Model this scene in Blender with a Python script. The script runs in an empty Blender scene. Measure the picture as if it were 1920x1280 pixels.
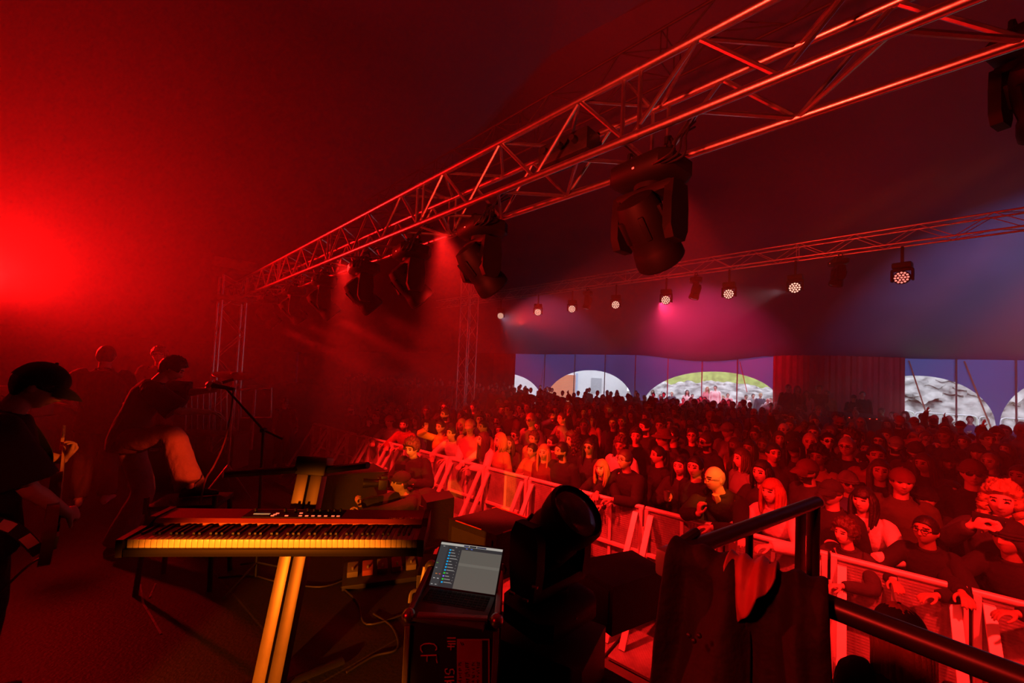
import bpy, bmesh, math, random
from mathutils import Vector, Matrix, noise
V = Vector
S = bpy.context.scene
COL = S.collection
rnd = random.Random(7)

# ------------------------------------------------------------------ camera
F, CX, CY = 750.0, 960.0, 666.0
CAM = V((0, 0, 2.5))
ROT = Matrix.Rotation(math.pi/2 + math.radians(2.3), 3, 'X') @ Matrix.Rotation(math.radians(2.5), 3, 'Z')
cd = bpy.data.cameras.new('camera')
cd.sensor_width = 36.0
cd.lens = F/1920*36
cd.shift_y = (CY-640)/1920
cd.clip_start = 0.05
cd.clip_end = 400
cam = bpy.data.objects.new('camera', cd)
COL.objects.link(cam)
cam.matrix_world = Matrix.Translation(CAM) @ ROT.to_4x4()
S.camera = cam

def ray(px, py):
    return ROT @ V(((px-CX)/F, -(py-CY)/F, -1.0))
def at_z(px, py, z):
    d = ray(px, py)
    return CAM + d*((z-CAM.z)/d.z)
def at_y(px, py, y):
    d = ray(px, py)
    return CAM + d*(y/d.y)
def at_v(px, py, v):                     # on the vertical plane at distance v towards the audience
    d = ray(px, py)
    return CAM + d*(v/(d.x*N.x+d.y*N.y))
def project(P):
    q = ROT.transposed() @ (V(P)-CAM)
    return CX+F*q.x/-q.z, CY-F*q.y/-q.z

# plan: T runs along the stage front (towards the far side), N points from stage to audience
T = V((-0.7724, 0.6351, 0)); N = V((0.6351, 0.7724, 0)); UP = V((0, 0, 1))
STAGE = 0.9
def uv(u, v, z=0.0):
    return T*u + N*v + UP*z

# ------------------------------------------------------------------ render look, sky
vs = S.view_settings
vs.view_transform = 'Standard'; vs.look = 'None'; vs.gamma = 1.0
vs.use_curve_mapping = False
vs.exposure = 0.0
cy = S.cycles
cy.use_denoising = True
try: cy.denoiser = 'OPENIMAGEDENOISE'
except Exception: pass
cy.max_bounces = 4; cy.diffuse_bounces = 2; cy.glossy_bounces = 2; cy.transmission_bounces = 2
cy.volume_bounces = 0; cy.transparent_max_bounces = 4
cy.caustics_reflective = False; cy.caustics_refractive = False
cy.sample_clamp_indirect = 2.0; cy.sample_clamp_direct = 0

W = bpy.data.worlds.new('overcast_sky')
S.world = W
W.use_nodes = True
bg = W.node_tree.nodes['Background']
bg.inputs['Color'].default_value = (0.80, 0.86, 1.0, 1)
bg.inputs['Strength'].default_value = 1.0

# ------------------------------------------------------------------ lamps of the rig and added spots
def spot(name, loc, target, color, power, deg, blend=0.5, radius=0.06):
    l = bpy.data.lights.new(name, 'SPOT')
    l.color = color; l.energy = power; l.spot_size = math.radians(deg); l.spot_blend = blend
    l.shadow_soft_size = radius
    o = bpy.data.objects.new(name, l)
    COL.objects.link(o)
    o.location = loc
    o.rotation_euler = (V(target)-V(loc)).to_track_quat('-Z', 'Y').to_euler()
    return o
RED = (1.0, 0.004, 0.004)
RED_HOT = (1.0, 0.02, 0.012)
HOT = (1.0, 0.05, 0.006)
AMBER = (1.0, 0.17, 0.006)
HAZE = 0.03
PW = dict(heads=1.6, pink=22.0, pale=5.5)
bg.inputs['Strength'].default_value = 4.0
# red back light off the far side of the stage, its glow fills the haze at the left
spot('beam_back_red', at_y(-60, 520, 5.6), V((1.5, 3.8, 6.6)), RED, 3600, 104, 0.9, .12)
# red lamp behind the camera position washing the underside of the front truss
spot('truss_wash_red', V((-2.2, -1.6, 2.0)), V((.3, 2.5, 4.3)), (1.0, .03, .014), 2800, 50, .9, .15)
spot('far_truss_fill', uv(2.5, 2.9, 3.0), uv(-2.0, 11.0, 5.0), RED_HOT, 1500, 60, .9, .1)  # added spot without fixture, brightens the truss over the crowd
# amber lamp at the near side of the stage on the front of the piano
spot('piano_amber', V((-1.75, -1.0, 1.55)), V((-1.09, 1.75, 1.14)), AMBER, 1150, 30.5, .3, .05)
# added narrow spots without fixtures, cut to the singer's raised leg and guitar neck
spot('leg_fill_red', uv(-1.2, 1.9, 2.9), at_y(364, 856, 2.92), (1, .03, .004), 2600, 4.8, .5, .05)
spot('neck_fill_amber', uv(-1.2, 1.9, 2.9), at_y(118, 800, 2.25), (1, .12, .006), 620, 7, .5, .05)
spot('rail_fill_red', V((-1.6, -.5, 3.6)), V((1.15, 1.0, 1.9)), RED_HOT, 420, 36, .8, .10)  # added spot without fixture, puts the red shine on the near handrail
spot('case_fill_red', V((-1.7, .1, 2.3)), V((-.22, 1.6, 1.25)), RED, 40, 22, .8, .05)  # added spot brightening the flight case front, no lamp stands there
# added red spots without fixtures at the front truss, brightening pit and barrier
for u_, p_ in ((-3.2, 900), (-1.2, 1000), (.8, 900), (2.8, 1200), (4.6, 1000)):
    spot('pit_fill_red', uv(u_, 2.3, 3.75), uv(u_+.3, 4.0, .45), (1, .010, .008), p_*1.3, 62, .35, .06)
# added narrow amber spots without a fixture, each brightening a face near the barrier
for q_, w_, dg in ((V((1.99, 3.88, 1.48)), 1500, 7), (V((1.13, 4.86, 1.36)), 1500, 4.5), (V((0.0, 6.1, 1.36)), 1500, 5.5), (V((-1.15, 6.8, 1.4)), 2200, 4.5), (V((-1.21, 5.1, 1.48)), 2600, 3.2)):
    spot('face_fill_amber', uv(-1.0, 2.2, 3.7), q_, (1, .11, .008), w_, dg, .8, .04)
spot('guitar_fill_red', V((-.7, -.9, 2.6)), at_y(48, 930, 1.86), RED_HOT, 45, 13, .8, .05)  # added fill for guitarist and strap print, no lamp stands there


# ------------------------------------------------------------------ materials
MATS = {}
def mat(name, col, rough=0.7, metal=0.0, var=0.15, scale=8.0, bump=0.0, emit=0.0, spec=0.5, bscale=None):
    if name in MATS: return MATS[name]
    m = bpy.data.materials.new(name); m.use_nodes = True
    nt = m.node_tree; b = nt.nodes['Principled BSDF']
    c = (col[0], col[1], col[2], 1)
    b.inputs['Roughness'].default_value = rough
    b.inputs['Metallic'].default_value = metal
    b.inputs['Specular IOR Level'].default_value = spec
    b.inputs['Base Color'].default_value = c
    if emit > 0:
        b.inputs['Emission Color'].default_value = c
        b.inputs['Emission Strength'].default_value = emit
    if var > 0 or bump > 0:
        tc = nt.nodes.new('ShaderNodeTexCoord')
        nz = nt.nodes.new('ShaderNodeTexNoise'); nz.inputs['Scale'].default_value = scale
        nz.inputs['Detail'].default_value = 3
        nt.links.new(tc.outputs['Object'], nz.inputs['Vector'])
        if var > 0:
            r = nt.nodes.new('ShaderNodeValToRGB')
            r.color_ramp.elements[0].position = 0.3; r.color_ramp.elements[1].position = 0.7
            r.color_ramp.elements[0].color = tuple(x*(1-var) for x in col)+(1,)
            r.color_ramp.elements[1].color = tuple(min(1, x*(1+var)) for x in col)+(1,)
            nt.links.new(nz.outputs['Fac'], r.inputs['Fac'])
            nt.links.new(r.outputs['Color'], b.inputs['Base Color'])
        if bump > 0:
            src = nz
            if bscale:
                src = nt.nodes.new('ShaderNodeTexNoise'); src.inputs['Scale'].default_value = bscale
                nt.links.new(tc.outputs['Object'], src.inputs['Vector'])
            bp = nt.nodes.new('ShaderNodeBump'); bp.inputs['Strength'].default_value = bump
            bp.inputs['Distance'].default_value = 0.02
            nt.links.new(src.outputs['Fac'], bp.inputs['Height'])
            nt.links.new(bp.outputs['Normal'], b.inputs['Normal'])
    MATS[name] = m
    return m

BLACK = mat('black_plastic', (0.012, 0.012, 0.013), 0.5)
DARK = mat('black_paint', (0.02, 0.02, 0.022), 0.6, scale=20)
ALU = mat('bare_aluminium', (0.55, 0.55, 0.56), 0.38, 1.0, 0.12, 14, 0.1)
STEEL = mat('steel_paint', (0.30, 0.30, 0.31), 0.4, 0.7, 0.15, 10)
EYE = mat('eye', (0.02, 0.015, 0.012), 0.3, var=0)
LIP = mat('lip', (0.36, 0.15, 0.13), 0.5, var=0)

# ------------------------------------------------------------------ mesh building
def frame(d):
    d = V(d).normalized()
    a = V((0, 0, 1)) if abs(d.z) < 0.9 else V((1, 0, 0))
    x = d.cross(a).normalized(); return x, d.cross(x).normalized(), d

class MB:
    def __init__(s): s.v = []; s.f = []; s.m = []; s.mi = 0
    def add(s, vs, fs):
        o = len(s.v)
        s.v += [V(p) for p in vs]
        for f in fs: s.f.append([i+o for i in f]); s.m.append(s.mi)
        return s
    def box(s, c, size, R=None, bev=0.0):
        hx, hy, hz = size[0]/2, size[1]/2, size[2]/2
        c = V(c); R = R or Matrix.Identity(3)
        b = min(bev, hx*.9, hy*.9, hz*.9)
        if b <= 0:
            vs = [V((x*hx, y*hy, z*hz)) for x in (-1, 1) for y in (-1, 1) for z in (-1, 1)]
            fs = [(0,1,3,2),(4,6,7,5),(0,4,5,1),(2,3,7,6),(0,2,6,4),(1,5,7,3)]
        else:
            bm = bmesh.new(); bmesh.ops.create_cube(bm, size=1)
            for v in bm.verts: v.co = V((v.co.x*2*hx, v.co.y*2*hy, v.co.z*2*hz))
            bmesh.ops.bevel(bm, geom=bm.edges[:], offset=b, segments=2, affect='EDGES', profile=0.6)
            bm.verts.index_update()
            vs = [v.co.copy() for v in bm.verts]; fs = [[v.index for v in f.verts] for f in bm.faces]
            bm.free()
        return s.add([c + R @ v for v in vs], fs)
    def loft(s, rings, cap=True):
        n = len(rings[0]); vs = [p for r in rings for p in r]; fs = []
        for i in range(len(rings)-1):
            for j in range(n):
                k = (j+1) % n
                fs.append((i*n+j, i*n+k, (i+1)*n+k, (i+1)*n+j))
        if cap:
            fs.append(tuple(reversed(range(n)))); e = (len(rings)-1)*n
            fs.append(tuple(e+j for j in range(n)))
        return s.add(vs, fs)
    def tube(s, pts, rad, n=10, cap=True, rnd_end=False, flat=1.0, flatdir=None, sub=0):
        pts = [V(p) for p in pts]
        if not isinstance(rad, (list, tuple)): rad = [rad]*len(pts)
        rad = list(rad)
        if sub: pts, rad = smooth_path(pts, rad, sub)
        if rnd_end:
            d0 = (pts[0]-pts[1]).normalized(); d1 = (pts[-1]-pts[-2]).normalized()
            r0, r1 = rad[0], rad[-1]
            pts = [pts[0]+d0*r0*.85, pts[0]+d0*r0*.5] + pts + [pts[-1]+d1*r1*.5, pts[-1]+d1*r1*.85]
            rad = [r0*.45, r0*.82] + rad + [r1*.82, r1*.45]
        rings = []; x = None
        for i, p in enumerate(pts):
            d = (pts[min(i+1, len(pts)-1)]-pts[max(i-1, 0)])
            d = d.normalized() if d.length > 1e-9 else V((0, 0, 1))
            if x is None:
                if flatdir is not None:
                    y = V(flatdir); y = (y - d*y.dot(d)).normalized(); x = y.cross(d)
                else: x, y, _ = frame(d)
            else:
                x = (x - d*x.dot(d)).normalized()
            y = d.cross(x)
            rings.append([p + x*(rad[i]*math.cos(a)) + y*(rad[i]*flat*math.sin(a))
                          for a in (2*math.pi*k/n for k in range(n))])
        return s.loft(rings, cap)
    def lathe(s, prof, c, axis=(0, 0, 1), n=20, cap=True):
        x, y, d = frame(axis); c = V(c)
        return s.loft([[c + d*z + x*(r*math.cos(a)) + y*(r*math.sin(a)) for a in (2*math.pi*k/n for k in range(n))]
                       for r, z in prof], cap)
    def ball(s, c, r, n=12, m=8, R=None):
        c = V(c); r = V(r) if hasattr(r, '__len__') else V((r, r, r)); R = R or Matrix.Identity(3)
        rings = []
        for i in range(m+1):
            t = math.pi*(i+.02 if i == 0 else (i-.02 if i == m else i))/m
            rings.append([c + R @ V((r.x*math.sin(t)*math.cos(a), r.y*math.sin(t)*math.sin(a), -r.z*math.cos(t)))
                          for a in (2*math.pi*k/n for k in range(n))])
        return s.loft(rings)
    def prism(s, poly, h):               # poly: 3D points of one face, h: thickness vector
        poly = [V(p) for p in poly]; h = V(h); n = len(poly)
        fs = [tuple(reversed(range(n))), tuple(range(n, 2*n))]
        fs += [(i, (i+1) % n, n+(i+1) % n, n+i) for i in range(n)]
        return s.add(poly + [p+h for p in poly], fs)
    def grid(s, fn, nu, nv):
        vs = [fn(i/nu, j/nv) for i in range(nu+1) for j in range(nv+1)]
        fs = [(i*(nv+1)+j, (i+1)*(nv+1)+j, (i+1)*(nv+1)+j+1, i*(nv+1)+j+1) for i in range(nu) for j in range(nv)]
        return s.add(vs, fs)
    def xform(s, M, start=0):
        for i in range(start, len(s.v)): s.v[i] = M @ s.v[i]
        return s
    def mesh(s, name, mats=None, smooth=True, origin=None, angle=40):
        o = V(origin) if origin is not None else V((0, 0, 0))
        me = bpy.data.meshes.new(name)
        me.from_pydata([tuple(p-o) for p in s.v], [], s.f)
        for m in (mats or []): me.materials.append(m)
        me.polygons.foreach_set('material_index', s.m)
        bm = bmesh.new(); bm.from_mesh(me)
        bmesh.ops.recalc_face_normals(bm, faces=bm.faces[:]); bm.to_mesh(me); bm.free()
        if smooth:
            me.polygons.foreach_set('use_smooth', [True]*len(me.polygons))
            if angle: me.set_sharp_from_angle(angle=math.radians(angle))
        me.update()
        return me
    def build(s, name, mats, parent=None, smooth=True, local=False, angle=40):
        if not isinstance(mats, (list, tuple)): mats = [mats]
        org = None
        if parent is not None and not local: org = world_loc(parent)
        return obj(name, s.mesh(name, mats, smooth, org, angle), parent)

def world_loc(o):
    p = V((0, 0, 0))
    while o is not None: p += o.location; o = o.parent
    return p
def obj(name, me, parent=None):
    o = bpy.data.objects.new(name, me); COL.objects.link(o)
    if parent is not None: o.parent = parent
    return o
def smooth_path(pts, rad, sub):
    P, R = [], []
    for i in range(len(pts)-1):
        p0, p1, p2, p3 = pts[max(i-1, 0)], pts[i], pts[i+1], pts[min(i+2, len(pts)-1)]
        for k in range(sub):
            t = k/sub; t2 = t*t; t3 = t2*t
            P.append(0.5*((2*p1)+(p2-p0)*t+(2*p0-5*p1+4*p2-p3)*t2+(3*p1-p0-3*p2+p3)*t3))
            R.append(rad[i]*(1-t)+rad[i+1]*t)
    return P+[pts[-1]], R+[rad[-1]]
def thing(name, label, cat, loc=(0, 0, 0), group=None, rz=0.0):
    o = bpy.data.objects.new(name, None); COL.objects.link(o)
    o.empty_display_size = 0.1
    o.location = loc; o.rotation_euler = (0, 0, rz)
    return tag(o, label, cat, group)
def tag(o, label, cat, group=None, kind=None):
    o['label'] = label; o['category'] = cat
    if group: o['group'] = group
    if kind: o['kind'] = kind
    return o
def struct(o):
    o['kind'] = 'structure'; return o
def sub(me_or_none, name, mb, mats, parent): return mb.build(name, mats, parent)
def strokes(mb, lines, to3d, r):
    for ln in lines: mb.tube([to3d(*p) for p in ln], r, 5)
    return mb
def ramp(a, b, t):
    t = max(0.0, min(1.0, (t-a)/(b-a))); return t*t*(3-2*t)

# ------------------------------------------------------------------ the place: ground, stage, tent
def floor_mat():
    m = mat('stage_ply', (0.018, 0.016, 0.016), 0.6, var=0.5, scale=3, bump=0.15, bscale=60)
    nt = m.node_tree; b = nt.nodes['Principled BSDF']
    tc = nt.nodes.new('ShaderNodeTexCoord'); mp = nt.nodes.new('ShaderNodeMapping')
    mp.inputs['Rotation'].default_value = (0, 0, math.radians(39.4))
    nt.links.new(tc.outputs['Object'], mp.inputs['Vector'])
    br = nt.nodes.new('ShaderNodeTexBrick')
    br.offset = 0.0
    br.inputs['Scale'].default_value = 1.0; br.inputs['Brick Width'].default_value = 2.0
    br.inputs['Row Height'].default_value = 1.0; br.inputs['Mortar Size'].default_value = 0.006
    br.inputs['Color1'].default_value = (0.016, 0.015, 0.015, 1); br.inputs['Color2'].default_value = (0.022, 0.02, 0.02, 1)
    br.inputs['Mortar'].default_value = (0.06, 0.055, 0.05, 1)
    nt.links.new(mp.outputs['Vector'], br.inputs['Vector'])
    nz = nt.nodes.new('ShaderNodeTexNoise'); nz.inputs['Scale'].default_value = 1.7; nz.inputs['Detail'].default_value = 8
    nt.links.new(tc.outputs['Object'], nz.inputs['Vector'])
    mx = nt.nodes.new('ShaderNodeMixRGB'); mx.blend_type = 'MULTIPLY'; mx.inputs['Fac'].default_value = 0.7
    nt.links.new(br.outputs['Color'], mx.inputs['Color1']); nt.links.new(nz.outputs['Fac'], mx.inputs['Color2'])
    nt.links.new(mx.outputs['Color'], b.inputs['Base Color'])
    return m
GROUND = mat('trodden_ground', (0.10, 0.085, 0.07), 0.9, var=0.4, scale=2, bump=0.5, bscale=15)
TENT = mat('blue_tent_canvas', (0.05, 0.10, 0.36), 0.5, var=0.12, scale=0.6, bump=0.08, bscale=4)
def translucent(m, w):
    nt = m.node_tree; b = nt.nodes['Principled BSDF']; o = nt.nodes['Material Output']
    t = nt.nodes.new('ShaderNodeBsdfTranslucent'); t.inputs['Color'].default_value = b.inputs['Base Color'].default_value
    x = nt.nodes.new('ShaderNodeMixShader'); x.inputs['Fac'].default_value = w
    nt.links.new(b.outputs['BSDF'], x.inputs[1]); nt.links.new(t.outputs['BSDF'], x.inputs[2]); nt.links.new(x.outputs['Shader'], o.inputs['Surface'])
translucent(TENT, .22)
CANOPY = mat('dark_canopy_canvas', (0.12, 0.09, 0.20), 0.55, var=0.15, scale=0.4, bump=0.08, bscale=2)
CURT = mat('red_curtain_cloth', (0.24, 0.008, 0.022), 0.8, var=0.2, scale=3)
BLACKDROP = mat('black_drape', (0.02, 0.018, 0.02), 0.9, var=0.3, scale=2)

struct(MB().prism([(-45, -14, -.1), (60, -14, -.1), (60, 70, -.1), (-45, 70, -.1)], (0, 0, .1)).build('floor', GROUND, smooth=False))
SV = 2.12                                 # stage front edge
st = MB(); st.prism([uv(16, SV, STAGE-.12), uv(-1.6, SV, STAGE-.12), uv(-1.6, -7, STAGE-.12), uv(16, -7, STAGE-.12)], (0, 0, .12))
struct(st.build('floor_stage', floor_mat(), smooth=False))
st = MB(); st.prism([uv(16, SV-.06, .001), uv(-1.56, SV-.06, .001), uv(-1.56, SV-.10, .001), uv(16, SV-.10, .001)], (0, 0, STAGE-.13))
struct(st.build('trim_stage_skirt', BLACKDROP, smooth=False))

# back wall: a straight run of canvas with arched openings, eaves at EZ
EZ = 3.7
WL = [(560, 660.5), (700, 661), (820, 662), (950, 663), (1150, 665), (1450, 668), (1697, 672), (1900, 675), (2150, 679)]
WP = [(x, at_z(x, y, EZ)) for x, y in WL]
def wall_pt(px):                          # plan point of the wall seen at column px of the eaves
    for (xa, a), (xb, b) in zip(WP[:-1], WP[1:]):
        if px <= xb or xb == WP[-1][0]:
            # intersect the sight line with the wall segment in plan
            ye = 660.5 + (px-560)*(679-660.5)/(2150-560)
            d = ray(px, ye); ab = b-a
            den = d.x*ab.y-d.y*ab.x
            t = (a.x*ab.y-a.y*ab.x)/den
            return V((d.x*t, d.y*t, 0)), d
def arch_y(px):                           # lower hem of the canvas in the photograph
    arcs = [(870, 1021, 760, 700), (1023, 1190, 762, 694), (1207, 1466, 764, 696.5), (1560, 1868, 806, 704), (1872, 2120, 806, 708)]
    for a, b, lo, hi in arcs:
        if a <= px <= b:
            s = (px-(a+b)/2)/((b-a)/2)
            return lo-(lo-hi)*math.sqrt(max(0, 1-abs(s)**2.1))
    return None
def wall_z(px, py):
    q, d = wall_pt(px)
    e = ray(px, py); t = (q.x*d.y-q.y*d.x)
    # same plan line: scale by horizontal distance
    k = math.hypot(q.x, q.y)/math.hypot(e.x, e.y)
    return CAM.z + e.z*k
def wall_strip(x0, x1, name, m, holes=True, off=0.0, step=4, top=EZ, fold=0.0):
    mb = MB(); xs = []; x = x0
    while x < x1: xs.append(x); x += step
    xs.append(x1)
    cols = []
    for i, x in enumerate(xs):
        q, d = wall_pt(x)
        dd = V((d.x, d.y, 0)).normalized()
        q = q - dd*(off + fold*math.sin(i*1.9))
        ay = arch_y(x) if holes else None
        lo = max(0.0, wall_z(x, ay)) if ay else 0.0
        cols.append((q, min(lo, top-.05)))
    vs = []; fs = []
    for q, lo in cols: vs += [V((q.x, q.y, lo)), V((q.x, q.y, (lo+top)/2)), V((q.x, q.y, top))]
    for i in range(len(cols)-1):
        for k in (0, 1): fs.append((3*i+k, 3*i+3+k, 3*i+4+k, 3*i+1+k))
    mb.add(vs, fs)
    return mb.build(name, m, smooth=True, angle=60)
struct(wall_strip(560, 2150, 'wall_back', TENT))
c1 = wall_strip(1450, 1697, 'curtain', CURT, False, 0.25, 4, EZ+.1, 0.05)
tag(c1, 'wide red curtain hanging between the two groups of bright arches', 'curtain')
c2 = wall_strip(926, 967, 'curtain', CURT, False, 0.25, 3, EZ+.1, 0.05)
tag(c2, 'narrow red curtain hanging left of the leftmost bright arch', 'curtain')
c3 = wall_strip(560, 926, 'curtain', BLACKDROP, False, 0.2, 6, EZ+.1, 0.05)
tag(c3, 'long dark drape behind the crowd left of the narrow red curtain', 'curtain')

# outer shell of the tent: eaves polygon lofted up to the crown
q0, _ = wall_pt(560); q1, _ = wall_pt(2150)
peri = []
for i in range(0, 61):
    q, _ = wall_pt(560 + (2150-560)*i/60); peri.append(V((q.x, q.y, 0)))
def lin(a, b, n): return [a + (b-a)*(k/n) for k in range(1, n)]
CR = [peri[-1], V((27, 2, 0)), V((20, -11, 0)), V((-18, -11, 0)), V((-24, 8, 0)), peri[0]]
for a, b in zip(CR[:-1], CR[1:]): peri += lin(a, b, 12) + [b]
peri = peri[:-1]
def side(a, b, name):
    struct(MB().add([V((a.x, a.y, 0)), V((b.x, b.y, 0)), V((b.x, b.y, EZ+.05)), V((a.x, a.y, EZ+.05))], [(0, 1, 2, 3)]).build(name, BLACKDROP, smooth=False))
for (a, b), nm in zip(zip(CR[:-1], CR[1:]), ('wall_right', 'wall_right_rear', 'wall_rear', 'wall_left_rear', 'wall_left')): side(a, b, nm)
CC = V((2, 8, 0))
prof = [(1.0, EZ), (.97, EZ+.12), (.92, EZ+.42), (.86, EZ+.95), (.78, EZ+1.7), (.68, EZ+2.5), (.55, EZ+3.6), (.4, EZ+4.8), (.22, EZ+6.0), (.05, EZ+7.0)]
rings = []
for k, (s_, z) in enumerate(prof):
    r = []
    for i, p in enumerate(peri):
        sag = 0
        if i <= 60:
            w = math.exp(-((i-28.7)/4.2)**2)*.42+math.exp(-((i-17)/3.5)**2)*.16+math.exp(-((i-46)/6)**2)*.10
            sag = -w*(0, 1, .75, .3, .1)[min(k, 4)]
        q = CC + (p-CC)*s_
        r.append(V((q.x, q.y, z+sag)))
    rings.append(r)
struct(MB().loft(rings, False).add(rings[-1], [tuple(range(len(peri)))]).build('ceiling', CANOPY, angle=80))

# tent side poles and guy straps
POLE = mat('pole_steel', (0.16, 0.10, 0.10), 0.5, 0.6)
STRAP = mat('orange_strap', (0.45, 0.16, 0.10), 0.8)
pol = [(1022, 'left of the second arch'), (1078, 'across the left half of the second arch'), (1135, 'across the right half of the second arch'),
       (1192, 'between the second and third arches'), (1253, 'across the left side of the third arch'), (1317, 'through the middle of the third arch'),
       (1383, 'across the right side of the third arch'), (1793, 'before the right-hand arch beside the red curtain'), (1905, 'at the far right edge of the tent wall')]
for px, wh in pol:
    q, d = wall_pt(px); q = q - V((d.x, d.y, 0)).normalized()*.18
    t = MB().tube([V((q.x, q.y, 0)), V((q.x, q.y, EZ+.02))], .028, 8)
    t.tube([V((q.x, q.y, 1.5)), V((q.x, q.y, 1.58))], .042, 8)
    tag(t.build('tent_pole', POLE), 'thin tent side pole standing '+wh, 'pole', 'tent side poles')
for (xa, ya, xb, yb, wh) in [(1021, 668, 1014, 752, 'beside the leftmost pole'), (1387, 678, 1402, 735, 'right of the third arch pole'),
                             (1704, 676, 1745, 800, 'right beside the red curtain edge'), (1808, 677, 1860, 808, 'slanting across the blue canvas at right')]:
    qa, d = wall_pt(xa); dd = V((d.x, d.y, 0)).normalized()
    qb, e = wall_pt(xb)
    a = V((qa.x, qa.y, wall_z(xa, ya)))-dd*.15; b = V((qb.x, qb.y, wall_z(xb, yb)))-dd*.15
    t = MB().tube([a, b], .03, 6, flat=.3)
    tag(t.build('guy_strap', STRAP), 'slanted orange guy strap '+wh, 'strap', 'guy straps on the tent wall')

# ------------------------------------------------------------------ outside the arches
ROCK = mat('pale_rock', (0.27, 0.255, 0.25), 0.9, var=0.75, scale=2.0, bump=0.8, bscale=5)
GRASS = mat('grass_bank', (0.30, 0.36, 0.10), 0.9, var=0.3, scale=3, bump=0.6, bscale=40)
RENDERW = mat('white_render', (0.85, 0.85, 0.84), 0.8, var=0.05)
SHUT = mat('orange_shutter', (0.85, 0.28, 0.14), 0.6, var=0.08)
def bank(px0, px1, dist, h, name, label, m, seed, rough=1.0):
    a, da = wall_pt(px0); b, db = wall_pt(px1)
    da = V((da.x, da.y, 0)).normalized(); db = V((db.x, db.y, 0)).normalized()
    def fn(i, j):
        d = (da*(1-i)+db*i)
        base = a.lerp(b, i) + d*(dist + 5.0*j)
        z = h*(1-(1-j)**1.8)
        n = noise.fractal(V((base.x*.6, base.y*.6, seed+z)), 0.8, 2.0, 5)
        base = base + d*(n*.9*rough); 
        return V((base.x, base.y, max(-.05, z + n*.55*rough*(j > .02))))
    mb = MB().grid(fn, 70, 26)
    o = mb.build(name, m, angle=30); return tag(o, label, 'rock' if 'rock' in name else 'bank')
bank(1185, 1470, 7, 2.3, 'rock_outcrop', 'pale rocky bank outside behind the people in the third arch', ROCK, 3)
bank(1640, 2150, 7, 4.2, 'rock_outcrop', 'grey rock face outside behind the white fence at right', ROCK, 11)
bank(1215, 1520, 13, 5.2, 'grass_bank', 'yellow green grass slope above the rocky bank outside', GRASS, 5, .3)
bank(1440, 2150, 1.0, .5, 'grass_verge', 'strip of green grass at the foot of the rock face', mat('green_grass', (.22, .42, .07), .9, var=.3, scale=5), 8, .15)
q, d = wall_pt(1085); dd = V((d.x, d.y, 0)).normalized(); sd = V((dd.y, -dd.x, 0))
bt = thing('building', 'white rendered building outside the second arch with an orange shutter', 'building', q+dd*11-sd*1.0)
B0 = q+dd*11
MB().prism([B0-sd*7, B0+sd*4.2, B0+sd*4.2+dd*1.6, B0-sd*7+dd*1.6], (0, 0, 6)).build('wall', RENDERW, bt, smooth=False)
sh = MB()
for k in range(12): sh.box(B0-sd*1.5-dd*.04+UP*(.12+.2*k), (1, 1, 1), Matrix((sd*2.6, dd*.06, UP*.19)).transposed())
sh.build('shutter', SHUT, bt, smooth=False)
fr = MB()
for s_, w in ((-2.9, .2), (-.1, .2)): fr.box(B0+sd*s_-dd*.05+UP*1.3, (1, 1, 1), Matrix((sd*w, dd*.1, UP*2.6)).transposed())
pass
for s_, w in ((-2.9, .2), (-.1, .2)): MB().box(B0+sd*s_-dd*.05+UP*1.3, (1, 1, 1), Matrix((sd*w, dd*.1, UP*2.6)).transposed()).build('door_frame', mat('blue_frame', (.45, .55, .72), .6), bt, smooth=False)
MB().box(B0+sd*1.6-dd*.03+UP*1.6, (1, 1, 1), Matrix((sd*.9, dd*.05, UP*1.3)).transposed()).build('notice_board', mat('grey_board', (.45, .48, .5), .7), bt, smooth=False)

WHITE = mat('white_barrier_paint', (0.8, 0.82, 0.85), 0.45, 0.2, .05)
def white_fence(px0, px1, dist, wh):
    a, da = wall_pt(px0); b, db = wall_pt(px1)
    a = a + V((da.x, da.y, 0)).normalized()*dist; b = b + V((db.x, db.y, 0)).normalized()*dist
    th = thing('crowd_fence', 'white steel crowd fence outside '+wh, 'fence', a, 'white fences outside the tent')
    e = (b-a).normalized(); L = (b-a).length; r = .12; z0, z1 = .62, 1.52
    loop = [a+UP*z0, a+UP*(z1-r), a+e*r*.3+UP*(z1-r*.3), a+e*r+UP*z1, b-e*r+UP*z1, b-e*r*.3+UP*(z1-r*.3), b+UP*(z1-r), b+UP*z0, a+UP*z0]
    MB().tube(loop, .028, 8).build('frame', WHITE, th)
    n = max(3, int(L/.32))
    for k in range(1, n):
        p = a+e*(L*k/n)
        MB().tube([p+UP*z0, p+UP*z1], .012, 6).build('bar', WHITE, th)
    for p in (a+e*.3, b-e*.3):
        x = V((e.y, -e.x, 0))
        MB().tube([p+UP*z0, p-x*.25+UP*.42], .018, 6).tube([p+UP*z0, p+x*.25+UP*.42], .018, 6).build('foot', WHITE, th)
white_fence(1435, 1449, 2.0, 'at the right end of the third arch')
white_fence(1640, 1714, 2.2, 'nearest the red curtain edge')
white_fence(1717, 1832, 1.8, 'in the middle of the right-hand arch')
white_fence(1836, 1855, 1.7, 'short piece beside the blue canvas leg')
white_fence(1876, 1960, 1.7, 'in the far right arch')

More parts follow.
